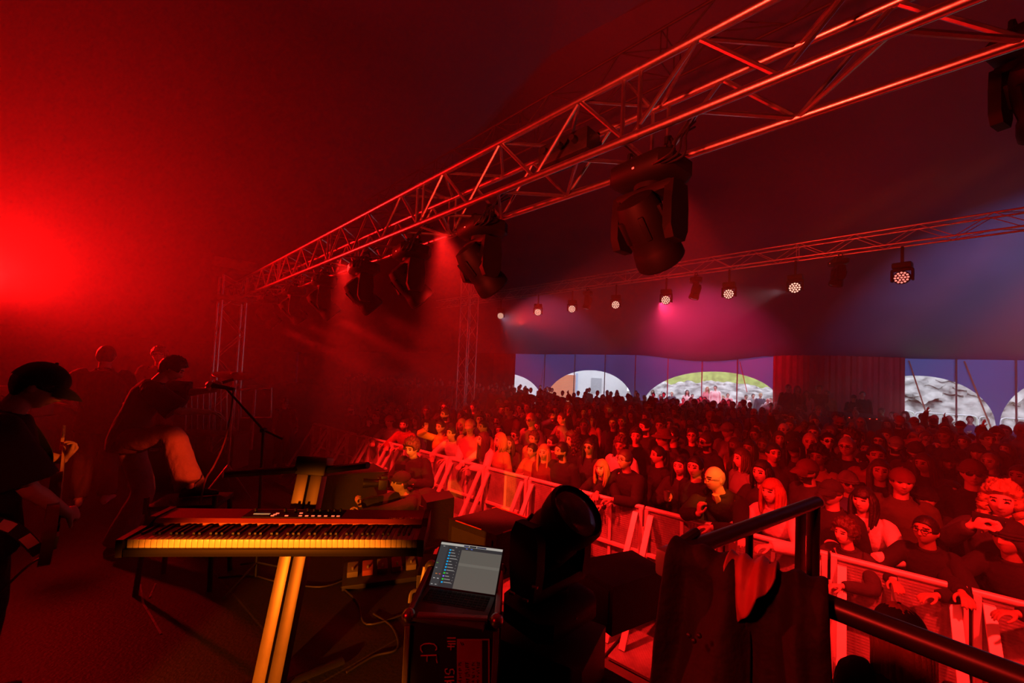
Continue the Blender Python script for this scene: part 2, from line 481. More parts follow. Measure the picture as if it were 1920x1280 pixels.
# haze filling the tent
hz = MB().prism([V((-16, -8, .02)), V((-2.6, -8, .02)), V((-1.95, 2.6, .02)), uv(2.3, 2.45, .02), uv(-15, 2.45, .02), V((17, 0, .02)), V((17, 14.3, .02)), V((3.2, 24.2, .02)), V((-13, 30, .02))], (0, 0, 8.0))
HM = bpy.data.materials.new('stage_haze'); HM.use_nodes = True
nt = HM.node_tree; nt.nodes.clear()
out = nt.nodes.new('ShaderNodeOutputMaterial'); vsn = nt.nodes.new('ShaderNodeVolumeScatter')
vsn.inputs['Color'].default_value = (.92, .92, .95, 1); vsn.inputs['Density'].default_value = HAZE
vsn.inputs['Anisotropy'].default_value = 0.35
nt.links.new(vsn.outputs['Volume'], out.inputs['Volume'])
ho = hz.build('stage_haze', HM, smooth=False)
tag(ho, 'thin red-lit haze hanging in the air of the whole tent', 'haze', kind='stuff')

# ------------------------------------------------------------------ trusses
TD = V((ray(192, 663).x, ray(192, 663).y, 0)).normalized()      # along the front truss
TN = V((TD.y, -TD.x, 0))                                        # away from the stage
TN = TN if TN.dot(N) > 0 else -TN
TRUSS = mat('truss_aluminium', (0.62, 0.60, 0.60), 0.33, 1.0, 0.10, 25, 0.05)
DULL = mat('dull_truss', (0.75, 0.72, 0.72), 0.42, 0.85, 0.12)
def truss(name, label, P0, d, n, length, w, r, rb, bay, m, group=None, joint=4, w2=None):
    """P0: lower near corner; chords run along d, n is the sideways direction, UP the third axis"""
    w2 = w2 or w
    th = thing(name, label, 'truss', P0, group)
    u = n.cross(d).normalized(); u = u if u.z > 0 or abs(u.z) < 1e-6 else -u
    C = [P0, P0+n*w, P0+u*w2, P0+n*w+u*w2]
    for c in C:
        t = MB().tube([c, c+d*length], r, 10)
        k = 1
        while k*bay*joint < length:       # coupler sleeves
            t.tube([c+d*(k*bay*joint-.05), c+d*(k*bay*joint+.05)], r*1.12, 10); k += 1
        t.build('chord', m, th)
    nb = int(length/bay); faces = [(0, 2), (0, 1), (1, 3), (2, 3)]
    for fi, (a, b) in enumerate(faces):
        i = 0
        while i < nb:
            s = i*bay; e = min(s+bay, length); up = (i+fi) % 2
            p = C[a]+d*(s+.03 if i % joint == 0 else s); q = C[b]+d*e
            if up: p = C[b]+d*s; q = C[a]+d*e
            if (i % joint) == 0:          # square frame at every joint
                MB().tube([C[a]+d*(s+.05), C[b]+d*(s+.05)], rb, 7).build('brace', m, th)
                if i and bay*joint < 4 and fi in (0, 2): MB().tube([C[a]+d*(s-.05), C[b]+d*(s-.05)], rb, 7).build('brace', m, th)
            MB().tube([p, q], rb, 7).build('brace', m, th)
            i += 1
    return th, C
# the corner C of the front truss: depth from the 136 px between its near chords at column 1300
yA = 1.9
A0 = at_y(1300, 74, yA); C0 = at_y(1300, 210, yA)
W1 = (A0-C0).length
start = C0 - TD*1.75                       # overhead, out of the picture at the right
start.z = C0.z
tr1, TC = truss('lighting_truss', 'large bright red-lit box truss over the stage front with dark moving heads', start, TD, TN, 12.6, W1, .024, .0125, W1*.95, TRUSS, joint=6)
# the truss above the crowd
pt = at_y(1920, 399, 6.6); pb = at_y(1920, 432, 6.6); W2 = (pt-pb).length
s2 = pb - TD*1.0 - TN*W2
tr2, TC2 = truss('lighting_truss', 'thinner truss over the crowd carrying small lit wash lamps', s2, TD, TN, 17.5, W2, .018, .008, W2*1.5, DULL, joint=9)
# roof truss high up, unlit
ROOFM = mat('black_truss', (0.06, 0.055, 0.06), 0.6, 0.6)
s3 = at_y(1380, 40, 5.2)
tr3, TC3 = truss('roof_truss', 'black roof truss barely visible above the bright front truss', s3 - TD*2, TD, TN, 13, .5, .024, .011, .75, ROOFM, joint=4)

def on_truss(px, C):                       # point of chord C (line along TD) seen at column px
    lo, hi = -2.0, 20.0
    for _ in range(60):
        m = (lo+hi)/2; p = project(C+TD*m)
        f = (ROT.transposed() @ (C+TD*m-CAM)).z
        if f > -.05 or p[0] > px: lo = m
        else: hi = m
    return C+TD*lo
def tower(px, Y, ztop, w, label, m):
    b = at_y(px, 700, Y); b.z = 0
    th = thing('truss_tower', label, 'tower', b, 'truss towers')
    C = [b, b+TD*w, b+TN*w, b+TD*w+TN*w]
    z0 = .02
    for c in C: MB().tube([c+UP*z0, c+UP*ztop], .025, 8).build('chord', m, th)
    k = 0; z = z0
    while z < ztop-.1:
        for a, c in ((0, 1), (0, 2), (1, 3), (2, 3)):
            p, q = (C[a], C[c]) if k % 2 else (C[c], C[a])
            MB().tube([p+UP*z, q+UP*min(z+.5, ztop)], .009, 6).build('brace', m, th)
        z += .5; k += 1
    MB().box(b+(TD+TN)*w/2+UP*.01, (w+.3, w+.3, .02)).build('base_plate', m, th)
    return th, C
yT = project(TC[0]+TD*12.0)
zt = TC[2].z
tw, TWC = tower(406, 8.1, zt+.05, .42, 'aluminium truss tower holding up the far left end of the front truss', TRUSS)
MB().box(TWC[0]+(TD+TN)*.21+UP*(zt+.30), (.75, .5, .2), Matrix.Rotation(math.radians(40), 3, 'Z'), .02).build('motor_housing', STEEL, tw)
MB().box(TWC[0]+(TD+TN)*.21+UP*(TC[0].z-.05), (.62, .62, .10), Matrix.Rotation(math.radians(45), 3, 'Z'), .02).build('sleeve_block', STEEL, tw)
bx_ = on_truss(1085, TC[3])-UP*.12-TN*.12
pb_ = thing('power_box', 'black power distribution box strapped inside the front truss left of the nearest head', 'box', bx_)
RB_ = Matrix((TD, TN, UP)).transposed()
MB().box(bx_, (.42, .16, .15), RB_, .015).build('housing', BLACK, pb_)
for k in range(3): MB().tube([bx_+TD*(-.12+.12*k)-TN*.08, bx_+TD*(-.12+.12*k)-TN*.13], .022, 10).build('socket', BLACK, pb_)
for k in (-1, 1): MB().tube([bx_+TD*.15*k+UP*.07, bx_+TD*.15*k+UP*.12+TN*.12], .012, 6).build('bracket', BLACK, pb_)
tower(872, 13.2, TC2[2].z+.1, .42, 'slim truss tower standing in the crowd left of the arches', DULL)

# ------------------------------------------------------------------ moving heads
HEADM = mat('moving_head_shell', (0.008, 0.0078, 0.008), 0.6, var=.2, spec=.25)
LENSM = mat('lens_glass', (0.05, 0.05, 0.06), 0.08, spec=.8, var=0)
def lamp_on(name, col, e):
    return mat(name, col, .4, var=0, emit=e)
REDLED = lamp_on('red_indicator', (1, .05, .03), 3.0)
def moving_head(loc, pan, tilt, sc, label, group, up=1, lens=None, cat='stage light', beam=None):
    """hangs below loc (up=1) or stands on loc (up=-1); pan about Z, tilt of the head from straight down"""
    th = thing('moving_head', label, cat, loc, group)
    Mz = Matrix.Rotation(pan, 4, 'Z') @ Matrix.Scale(sc, 4)
    if up < 0: Mz = Matrix.Rotation(pan, 4, 'Z') @ Matrix.Rotation(math.pi, 4, 'Y') @ Matrix.Scale(sc, 4)
    def fin(mb, nm, m): 
        mb.xform(Mz); return mb.build(nm, m, th, local=True)
    if up > 0:
        for sx in (-.12, .12):
            c = MB().box((sx, 0, -.035), (.05, .06, .07), None, .01); c.tube([(sx, -.05, -.02), (sx, .06, -.02)], .012, 6)
            c.tube([(sx, -.035, .0), (sx, -.03, .04), (sx, 0, .055), (sx, .03, .04), (sx, .035, 0)], .011, 6)
            fin(c, 'clamp', HEADM)
    b = MB().loft([[V((x*k, y*k2, z)) for x, y in ((-.20, -.10), (-.15, -.155), (.15, -.155), (.20, -.10), (.20, .10), (.15, .155), (-.15, .155), (-.20, .10))]
                   for z, k, k2 in ((-.065, .93, .93), (-.08, 1, 1), (-.155, 1, 1), (-.185, .8, .86))])
    fin(b, 'base', HEADM)
    fin(MB().lathe([(.085, -.18), (.085, -.215)], (0, 0, 0)), 'pan_ring', HEADM)
    y = MB()
    y.box((0, 0, -.235), (.36, .15, .055), None, .02)
    for sx in (-1, 1):
        y.loft([[V((sx*(.165+dx), yy, zz)) for yy, zz in ((-.07, -.22), (.07, -.22), (.085, -.34), (.085, -.47), (.055, -.53), (-.055, -.53), (-.085, -.47), (-.085, -.34))] for dx in (-.022, .028)])
    fin(y, 'yoke', HEADM)
    R = Matrix.Translation((0, 0, -.44)) @ Matrix.Rotation(tilt, 4, 'X')
    h = MB().lathe([(.05, .21), (.10, .195), (.118, .14), (.125, .06), (.125, -.02), (.118, -.08), (.128, -.10), (.138, -.16), (.138, -.20), (.125, -.215), (.118, -.19)], (0, 0, 0), n=22)
    for k in range(6): h.box((.122*math.cos(k*1.047), .122*math.sin(k*1.047), .06), (.03, .03, .14), Matrix.Rotation(k*1.047, 3, 'Z'), .008)
    h.xform(R); fin(h, 'head', HEADM)
    l = MB().lathe([(.119, -.195), (.10, -.205), (.06, -.214), (.01, -.217)], (0, 0, 0), n=20).xform(R)
    fin(l, 'lens', lens or LENSM)
    ind = MB().box((0, -.157, -.13), (.012, .004, .008)); fin(ind, 'display', REDLED if up > 0 else BLACK)
    M = Matrix.Translation(loc) @ Mz @ R
    return th, M @ V((0, 0, -.23)), (M.to_3x3() @ V((0, 0, -1))).normalized()
mid = (TC[0]+TC[1])/2
pan0 = math.atan2(TD.y, TD.x)+math.pi/2
WHH = ['largest and nearest, right of the picture middle', 'second nearest', 'third nearest', 'fourth nearest', 'fifth nearest', 'sixth nearest', 'farthest of the row']
heads = []
SC1 = 1.0
def aim_angles(p, tgt):
    d = V(tgt)-p; return math.atan2(-d.x, d.y), math.atan2(math.hypot(d.x, d.y), -d.z)
# column in the photograph, plan target (u, v, z), beam colour, power, cone, blend
RIG = [(1219, (-1.0, 4.5, .9), RED, 200, 44, .8), (905, (-1.4, 4.6, .8), RED, 420, 34, .8), (773, (-1.5, 4.6, .9), RED, 1200, 17, .6), (683, (-1.6, 5, .8), RED, 300, 34, .7),
       (609, (-1.9, 5, .8), RED, 1700, 15, .5), (552, (-1.2, 5.5, .9), RED, 300, 32, .6), (505, (-2.0, 5, .8), RED, 1600, 15, .5)]
for i, (px, tg, col_, pw, cone, bl_) in enumerate(RIG):
    p = on_truss(px, mid) - UP*.03
    tgt = p+T*tg[0]+N*tg[1]; tgt.z = tg[2]
    pan, tilt = aim_angles(p-UP*.44, tgt); tilt = min(tilt, .80)
    th, lp, ld = moving_head(p, pan, tilt, SC1, 'black moving head hanging under the front truss, '+WHH[i], 'moving heads under the front truss')
    heads.append((lp, ld))
    spot('head_beam', lp+ld*.05, tgt, col_, pw*PW['heads'], cone, bl_, .07)
    for k in range(3):                     # power and data loops
        a = p+UP*.02+TD*(.02*k-.25); q = p-UP*.13-TN*.1+TD*(.03*k-.05)
        cbl = MB().tube([a+UP*.3*W1+TN*.05*k, a-UP*.05-TN*.12, a-UP*.18-TN*(.16+.03*k), q], .006, 6, sub=5)
        cbl.build('cable', BLACK, th)
# big dark fixture cut by the right frame edge
moving_head(at_y(1965, 25, 1.75), 2.0, -.7, .85, 'black moving head cut off by the right edge of the picture', 'moving heads under the front truss')

# ------------------------------------------------------------------ lamps on the crowd truss
CELL = lamp_on('wash_cells', (1.0, .58, .44), 1.5)
CELLR = lamp_on('wash_cells_red', (1.0, .30, .24), 1.3)
mid2 = (TC2[0]+TC2[1])/2
def wash(px, size, idx, m, label):
    p = on_truss(px, mid2)-UP*.30
    th = thing('wash_light', label, 'stage light', p, 'wash lights on the crowd truss')
    aim = (V((-1.0, 1.5, 2.2))-p).normalized(); pan = math.atan2(aim.x, -aim.y)
    Mz = Matrix.Rotation(pan, 4, 'Z') @ Matrix.Scale(size, 4)
    def fin(mb, nm, mm): return mb.xform(Mz).build(nm, mm, th, local=True)
    fin(MB().box((0, 0, .06), (.04, .05, .34), None, .01), 'clamp', HEADM)
    fin(MB().box((0, 0, -.09), (.24, .18, .09), None, .02), 'base', HEADM)
    y = MB().box((0, 0, -.16), (.26, .07, .04), None, .01)
    for sx in (-1, 1): y.box((sx*.125, 0, -.25), (.03, .09, .2), None, .012)
    fin(y, 'yoke', HEADM)
    R = Matrix.Translation((0, 0, -.29)) @ Matrix.Rotation(math.radians(-82), 4, 'X')
    fin(MB().lathe([(.05, .12), (.09, .10), (.105, .03), (.108, -.05), (.10, -.06), (.095, -.045)], (0, 0, 0), n=20).xform(R), 'head', HEADM)
    cells = [(0, 0)]+[(.042*math.cos(a*1.047), .042*math.sin(a*1.047)) for a in range(6)]+[(.08*math.cos(a*.5236), .08*math.sin(a*.5236)) for a in range(12)]
    c = MB()
    for x, yy in cells: c.lathe([(.0150, -.047), (.0150, -.055), (.009, -.062), (.002, -.064)], (x, yy, 0), n=8)
    o = fin(c.xform(R), 'lens_cells', m); o['kind'] = 'stuff'
    return Matrix.Translation(p) @ Mz @ R @ V((0, 0, -.12)), aim
wl = [(1692, 'nearest and pinkest, far right', CELLR), (1492, 'brightest white, left of the right-hand dark head', CELL), (1368, 'right of the dark middle head', CELL),
      (1250, 'within the pink beam', CELL), (1156, 'left of the nearest big moving head', CELL), (1074, 'third from the far end', CELL), (1010, 'second from the far end', CELL), (940, 'at the far left end', CELL)]
washes = [wash(px, 1.15, i, m, 'small round wash light under the crowd truss, '+t) for i, (px, t, m) in enumerate(wl)]
for i, (px, t) in enumerate([(1572, 'rightmost, between two lit wash lamps'), (1305, 'middle one right of the pink beam'), (1103, 'left one, far away')]):
    moving_head(on_truss(px, mid2)-UP*.08, pan0+.4, -.25, .92, 'dark moving head under the crowd truss, '+t, 'moving heads on the crowd truss')

# pink beam and pale beams of the crowd truss, thrown at the canopy and the back wall
spot('wash_beam_pink', washes[3][0]+V((0, .3, -.05)), wall_pt(1330)[0]+UP*3.6, (1, .03, .12), 500*PW['pink'], 46, .8, .08)
pR = TC2[0]+TD*-.9-UP*.3
spot('wash_beam_pale', pR, wall_pt(1900)[0]*.93+UP*4.6, (.72, .62, 1.0), 600*PW['pale'], 60, .8, .08)
spot('wash_beam_pale', washes[1][0]+V((0, .3, 0)), at_y(1250, 600, 19), (.9, .7, .8), 90*PW['pale'], 26, .8, .06)
spot('wash_beam_pale', washes[7][0]+V((0, .3, 0)), wall_pt(1050)[0]*.95+UP*4.2, (.9, .7, 1.0), 160*PW['pale'], 50, .9, .06)

# ------------------------------------------------------------------ people
def ik(a, c, l1, l2, pole):
    a, c, pole = V(a), V(c), V(pole)
    d = c-a; L = max(.05, min(d.length, .995*(l1+l2))); u = d.normalized()
    x = (l1*l1-l2*l2+L*L)/(2*L); h = math.sqrt(max(l1*l1-x*x, 0))
    p = pole-u*pole.dot(u)
    p = p.normalized() if p.length > 1e-6 else V((0, 1, 0))
    return a+u*x+p*h, a+u*L
def gau(x, z, x0, z0, sx, sz): return math.exp(-((x-x0)/sx)**2-((z-z0)/sz)**2)
def head_pt(d, fem=False):
    t = max(0.0, -d.z); front = max(0.0, -d.y)
    x = d.x*.076; y = d.y*.096; z = d.z*.116
    x *= 1-.30*t**1.6
    if d.y > 0: y *= 1-.50*t**1.1
    if d.z > 0: y *= 1+.05*d.z
    f = min(1.0, front*1.6)
    ax = abs(x)
    b = 0.0
    nz_ = max(0.0, min(1.0, (.028-z)/.058)) if z > -.034 else max(0.0, 1-(-.034-z)/.010)
    b += (.004+.021*nz_)*math.exp(-(x/(.008+.006*nz_))**2)*(1 if z < .03 else 0)
    b += (.003 if fem else .006)*gau(ax, z, .028, .030, .022, .010)
    b -= .011*gau(ax, z, .031, .010, .013, .010)
    b += .004*gau(ax, z, .045, -.020, .018, .016)
    b += .005*gau(ax, z, 0, -.056, .020, .006)+.004*gau(ax, z, 0, -.068, .018, .006)
    b -= .003*gau(ax, z, 0, -.062, .02, .003)
    b += .007*gau(ax, z, 0, -.094, .022, .014)
    return V((x, y-b*f, z))
def sph(i, j, nu, nv):
    t = math.pi*(.012+.976*i/nu); a = 2*math.pi*j/nv
    return V((math.sin(t)*math.sin(a), -math.sin(t)*math.cos(a), math.cos(t)))
def add_head(mb, M, fem=False, nu=44, nv=56):
    mb.loft([[M @ head_pt(sph(i, j, nu, nv), fem) for j in range(nv)] for i in range(nu+1)])
    for s in (-1, 1):
        R = M.to_3x3() @ Matrix.Rotation(s*.35, 3, 'Z')
        mb.ball(M @ V((s*.076, .012, -.003)), (.009, .019, .031), 10, 8, R)
def add_hand(mb, wr, dirn, normal, side, curl=.5, spread=.06, thumb=.5, fr=.0085):
    """fingers along dirn, palm faces normal, side=+1: thumb on the +cross side"""
    x = V(dirn).normalized(); z = V(normal); z = (z-x*z.dot(x)).normalized(); y = z.cross(x)*side
    P = lambda a, b, c: V(wr)+x*a+y*b+z*c
    rings = []
    for a, hw, ht in ((-.01, .024, .018), (.015, .028, .017), (.045, .038, .016), (.075, .041, .014), (.09, .036, .010)):
        rings.append([P(a, hw*math.cos(q), ht*math.sin(q)) for q in (2*math.pi*k/12 for k in range(12))])
    mb.loft(rings)
    for k, (b, L) in enumerate(((.030, .070), (.010, .079), (-.011, .073), (-.030, .058))):
        p = P(.078, b, 0); ang = .12; yaw = spread*(1.5-k)
        pts = [P(.06, b*.9, 0), p]
        for s_, fl in ((.45, curl), (.30, curl*1.2), (.25, curl*.8)):
            ang += fl
            d = (x*math.cos(ang)+z*math.sin(ang)); d = (d+y*yaw).normalized()
            p = p+d*L*s_; pts.append(p)
        mb.tube(pts, [fr*1.1, fr*1.1, fr*1.05, fr*.95, fr*.8], 8, rnd_end=True)
    p = P(.022, .026, .004); pts = [p]
    d = (x*.62+y*.72+z*(.25+.3*thumb)).normalized(); p = p+d*.034; pts.append(p)
    d = (x*.85+y*(.45-.3*thumb)+z*(.25+.45*thumb)).normalized(); p = p+d*.030; pts.append(p)
    d = (x*.93+y*(.15-.3*thumb)+z*(.2+.5*thumb)).normalized(); p = p+d*.024; pts.append(p)
    mb.tube(pts, [.014, .0115, .0105, .009], 8, rnd_end=True)

class Fig:
    """skeleton of one posed figure, local frame: feet on z=0, facing -Y, about 1.75 m tall"""
    def __init__(s, lean=0.0, twist=0.0, yaw=0.0, pitch=0.0, roll=0.0, wl=None, wr=None, pl=(.3, .4, -.6), pr=(-.3, .4, -.6),
                 al=None, ar=None, kl=(0, -1, 0), kr=(0, -1, 0), hip=.93, hipxy=(0, 0), fem=False, hand_l={}, hand_r={}, slim=1.0, bend=.55, ll=.415):
        s.fem = fem; s.slim = slim; s.lean = lean; s.twist = twist; s.bend = bend
        s.hip = V((hipxy[0], hipxy[1], hip))
        s.spine_s = []
        p = V(s.hip); n = 40
        for i in range(n+1):
            h = i/n*.60
            s.spine_s.append((h, p.copy(), s.phi(h)))
            f = s.phi(h)
            p = p + V((math.sin(twist)*math.sin(f)*1, -math.cos(twist)*math.sin(f), math.cos(f)))*(.60/n)
        g = Matrix.Rotation(twist, 3, 'Z')
        nb, f = s.spine(.555)
        s.tan = g @ V((0, -math.sin(f), math.cos(f)))
        hd = Matrix.Rotation(twist+yaw, 3, 'Z') @ Matrix.Rotation(pitch, 3, 'X') @ Matrix.Rotation(roll, 3, 'Y')
        s.neck0 = nb
        s.hc = nb + s.tan*.055 + (hd @ V((0, -.028, .112)))
        s.HM = Matrix.Translation(s.hc) @ hd.to_4x4()
        sh, f = s.spine(.495); rt = g @ V((1, 0, 0))
        w = .178 if not fem else .160
        s.shl = sh + rt*w; s.shr = sh - rt*w          # figure's left is +X
        wl = wl or (.27, .02, .80); wr = wr or (-.27, .02, .80)
        s.ell, s.wrl = ik(s.shl, wl, .29, .255, g @ V(pl)); s.elr, s.wrr = ik(s.shr, wr, .29, .255, g @ V(pr))
        s.hil = s.hip+g @ V((.09, 0, -.02)); s.hir = s.hip+g @ V((-.09, 0, -.02))
        al = al or (.11, .03, .085); ar = ar or (-.11, .03, .085)
        s.knl, s.anl = ik(s.hil, al, ll, ll, kl); s.knr, s.anr = ik(s.hir, ar, ll, ll, kr)
        s.hl = dict(hand_l); s.hr = dict(hand_r)
    def phi(s, h):
        t = max(0, min(1, h/.45)); return s.lean*(.35+.65*t*t*(3-2*t))
    def spine(s, h):
        i = max(0, min(39, int(h/.60*40))); a = s.spine_s[i]; b = s.spine_s[i+1]; t = (h-a[0])/(b[0]-a[0])
        if h < 0: return s.hip+V((0, 0, h)), s.lean*.2
        return a[1].lerp(b[1], t), a[2]+(b[2]-a[2])*t
    def ring(s, h, hw, hd, off=0.0, n=20, e=.85):
        c, f = s.spine(h); g = Matrix.Rotation(s.twist*max(0, min(1, h/.4)), 3, 'Z')
        x = g @ V((1, 0, 0)); y = g @ V((0, math.cos(f), math.sin(f)))
        r = []
        for k in range(n):
            a = 2*math.pi*k/n; ca, sa = math.cos(a), math.sin(a)
            r.append(c + x*(hw*math.copysign(abs(ca)**e, ca)) + y*(hd*math.copysign(abs(sa)**e, sa)+off))
        return r
    def torso(s, mb, d=0.0, top=.56, bottom=-.09, dd=None):
        f = s.slim; F_ = s.fem; dd = d if dd is None else dd
        rows = [(-.09, .150, .105, .0), (-.02, .170, .120, .0), (.05, .168 if not F_ else .172, .115, 0), (.14, .150 if not F_ else .135, .102, 0),
                (.24, .150 if not F_ else .135, .100, 0), (.34, .166 if not F_ else .150, .112 if not F_ else .122, -.006), (.42, .178 if not F_ else .160, .112, 0),
                (.48, .165 if not F_ else .148, .095, .004), (.52, .110, .078, .006), (.55, .066, .066, .006)]
        rings = [s.ring(h, a*f+d, b*f+dd, o) for h, a, b, o in rows if bottom-.001 <= h <= top]
        mb.loft(rings)
    def body(s, mb):
        s.torso(mb)
        up = s.HM.to_3x3() @ V((0, .012, -.06))
        mb.tube([s.neck0-s.tan*.06, s.neck0, s.hc+up, s.hc+up*.3], [.066, .056, .053, .05], 14)
        add_head(mb, s.HM, s.fem)
        k = .92 if s.fem else 1.0
        for sh, el, wr in ((s.shl, s.ell, s.wrl), (s.shr, s.elr, s.wrr)):
            mb.tube([sh+(sh-el).normalized()*.01, sh.lerp(el, .35), el, el.lerp(wr, .35), wr], [.052*k, .048*k, .039*k, .038*k, .026*k], 12, sub=3, rnd_end=True)
        for hd, wr, el, sd in ((s.hl, s.wrl, s.ell, 1), (s.hr, s.wrr, s.elr, -1)):
            d = V(hd.get('d', wr-el)); nm = V(hd.get('n', (-sd, 0, 0.01)))
            add_hand(mb, wr, d, nm, -sd, hd.get('curl', .45), hd.get('spread', .05), hd.get('thumb', .5))
        for hp, kn, an in ((s.hil, s.knl, s.anl), (s.hir, s.knr, s.anr)):
            mb.tube([hp+UP*.05, hp.lerp(kn, .4), kn, kn.lerp(an, .35), an], [.088, .078, .056, .054, .037], 14, sub=3, rnd_end=True)
        for an in (s.anl, s.anr):
            q = V((.15 if an.x > s.hip.x else -.15, -1, 0)).normalized(); x = V((-q.y, q.x, 0)); b = an-V((0, 0, .083))
            mb.loft([[b+q*t+x*(w*math.cos(k))+UP*(h/2+h/2*math.sin(k)) for k in (2*math.pi*j/10 for j in range(10))]
                     for t, w, h in ((-.065, .018, .04), (-.045, .028, .075), (0, .031, .095), (.06, .034, .06), (.13, .038, .038), (.17, .028, .028))])
    def top(s, mb, d=.014, sleeve=1.0, hem=-.10, sd=None, collar=.0, hood=False, puff=0):
        sd = sd or d
        s.torso(mb, d, .56 if collar > .009 else .525, .04, d)
        mb.loft([s.ring(-.105, .180*s.slim+d, .128*s.slim+d), s.ring(-.03, .178*s.slim+d, .127*s.slim+d), s.ring(.05, .170*s.slim+d, .117*s.slim+d), s.ring(.14, .152*s.slim+d, .104*s.slim+d)])
        if hem < -.09: mb.loft([s.ring(hem, .165*s.slim+d, .118*s.slim+d), s.ring(-.05, .172*s.slim+d, .122*s.slim+d), s.ring(.1, .155*s.slim+d, .105*s.slim+d)])
        for sh, el, wr in ((s.shl, s.ell, s.wrl), (s.shr, s.elr, s.wrr)):
            a = sh+(s.neck0-sh)*.25
            if sleeve >= 1: mb.tube([a, sh, sh.lerp(el, .5), el, el.lerp(wr, .5), el.lerp(wr, .95)], [.040+d, .050+sd, .049+sd, .043+sd, .040+sd, .032+sd*.8], 14, sub=3)
            else: mb.tube([a, sh, sh.lerp(el, .5), sh.lerp(el, sleeve)], [.042+d, .052+sd, .056+sd*1.5, .058+sd*2], 14, sub=3)
        if collar > 0:
            c = s.neck0; g = s.HM.to_3x3()
            pts = [c+s.tan*(.012+.02*math.sin(a))+Matrix.Rotation(s.twist, 3, 'Z') @ V((.068*math.cos(a), .066*math.sin(a)+.004, 0)) for a in (2*math.pi*k/14 for k in range(15))]
            mb.tube(pts, collar, 8)
        if hood:
            q = s.neck0-s.tan*.01+Matrix.Rotation(s.twist, 3, 'Z') @ V((0, .085, .0))
            mb.ball(q, (.095, .05, .075), 14, 10)
    def trousers(s, mb, d=.014, flare=0.0, end=.98):
        f = s.slim
        mb.loft([s.ring(-.12, .130*f+d, .100*f+d), s.ring(-.06, .168*f+d*.5, .120*f+d*.5), s.ring(.0, .170*f+.004, .119*f+.004), s.ring(.05, .160*f, .108*f)])
        for hp, kn, an in ((s.hil, s.knl, s.anl), (s.hir, s.knr, s.anr)):
            mb.tube([hp+UP*.03, hp.lerp(kn, .4), kn, kn.lerp(an, .5), kn.lerp(an, end)], [.094+d, .086+d, .066+d+flare*.3, .058+d+flare*.6, .050+d+flare], 14, sub=3)
    def shoes(s, mb, which):
        for an, d in (((s.anl, None),), ((s.anr, None),))[which]:
            d = V(d or (0.15 if an.x > s.hip.x else -.15, -1, 0)).normalized()
            x = V((-d.y, d.x, 0)).normalized(); z = x.cross(d)*-1 if x.cross(d).z < 0 else x.cross(d)
            b = an - V((0, 0, .082)) if d.z == 0 else an-z*.082
            rings = []
            for t, w, h in ((-.075, .022, .05), (-.055, .036, .085), (0, .038, .10), (.06, .042, .075), (.13, .047, .05), (.18, .04, .04), (.20, .02, .03)):
                rings.append([b+d*t+x*(w*math.cos(q))+z*(h/2+h/2*math.sin(q)) for q in (2*math.pi*k/12 for k in range(12))])
            mb.loft(rings)

def remesh(mb, name, vox, wrinkle=0.0, seed=0.0, smooth=2):
    me = mb.mesh(name+'_raw', smooth=False)
    o = bpy.data.objects.new(name+'_raw', me); COL.objects.link(o)
    md = o.modifiers.new('r', 'REMESH'); md.mode = 'VOXEL'; md.voxel_size = vox; md.adaptivity = 0
    if smooth:
        sm = o.modifiers.new('s', 'SMOOTH'); sm.factor = .5; sm.iterations = smooth
    dg = bpy.context.evaluated_depsgraph_get(); dg.update()
    out = bpy.data.meshes.new_from_object(o.evaluated_get(dg)); out.name = name
    bpy.data.objects.remove(o); bpy.data.meshes.remove(me)
    if wrinkle:
        vs = out.vertices; ns = [v.normal.copy() for v in vs]
        for v, n in zip(vs, ns):
            c = v.co
            w = noise.noise(V((c.x*9, c.y*9, c.z*5+seed)))+.6*noise.noise(V((c.x*20+5, c.y*20, c.z*9+seed)))
            v.co = c+n*(w*wrinkle)
    out.polygons.foreach_set('use_smooth', [True]*len(out.polygons)); out.update()
    return out
def face_mats(me, HM, beard=False, brow=True):
    """material slots 0 skin 1 eye 2 lip 3 brow or beard"""
    inv = HM.inverted(); idx = [0]*len(me.polygons)
    for p in me.polygons:
        q = inv @ p.center
        if q.y < -.05 and abs(q.x) < .07 and -.13 < q.z < .06:
            ax = abs(q.x)
            if ((ax-.031)/.014)**2+((q.z-.009)/.0075)**2 < 1: idx[p.index] = 1
            elif (ax/.023)**2+((q.z+.062)/.009)**2 < 1: idx[p.index] = 2
            elif brow and .012 < ax < .050 and abs(q.z-.031+.15*(ax-.03)) < .006: idx[p.index] = 3
        if beard and q.y < .0 and -.13 < q.z < -.040 and idx[p.index] == 0 and q.z < -.045+(.05 if abs(q.x) > .05 else 0) and (abs(q.x) > .014 or q.z < -.045):
            if q.length < .16: idx[p.index] = 3
    me.polygons.foreach_set('material_index', idx)

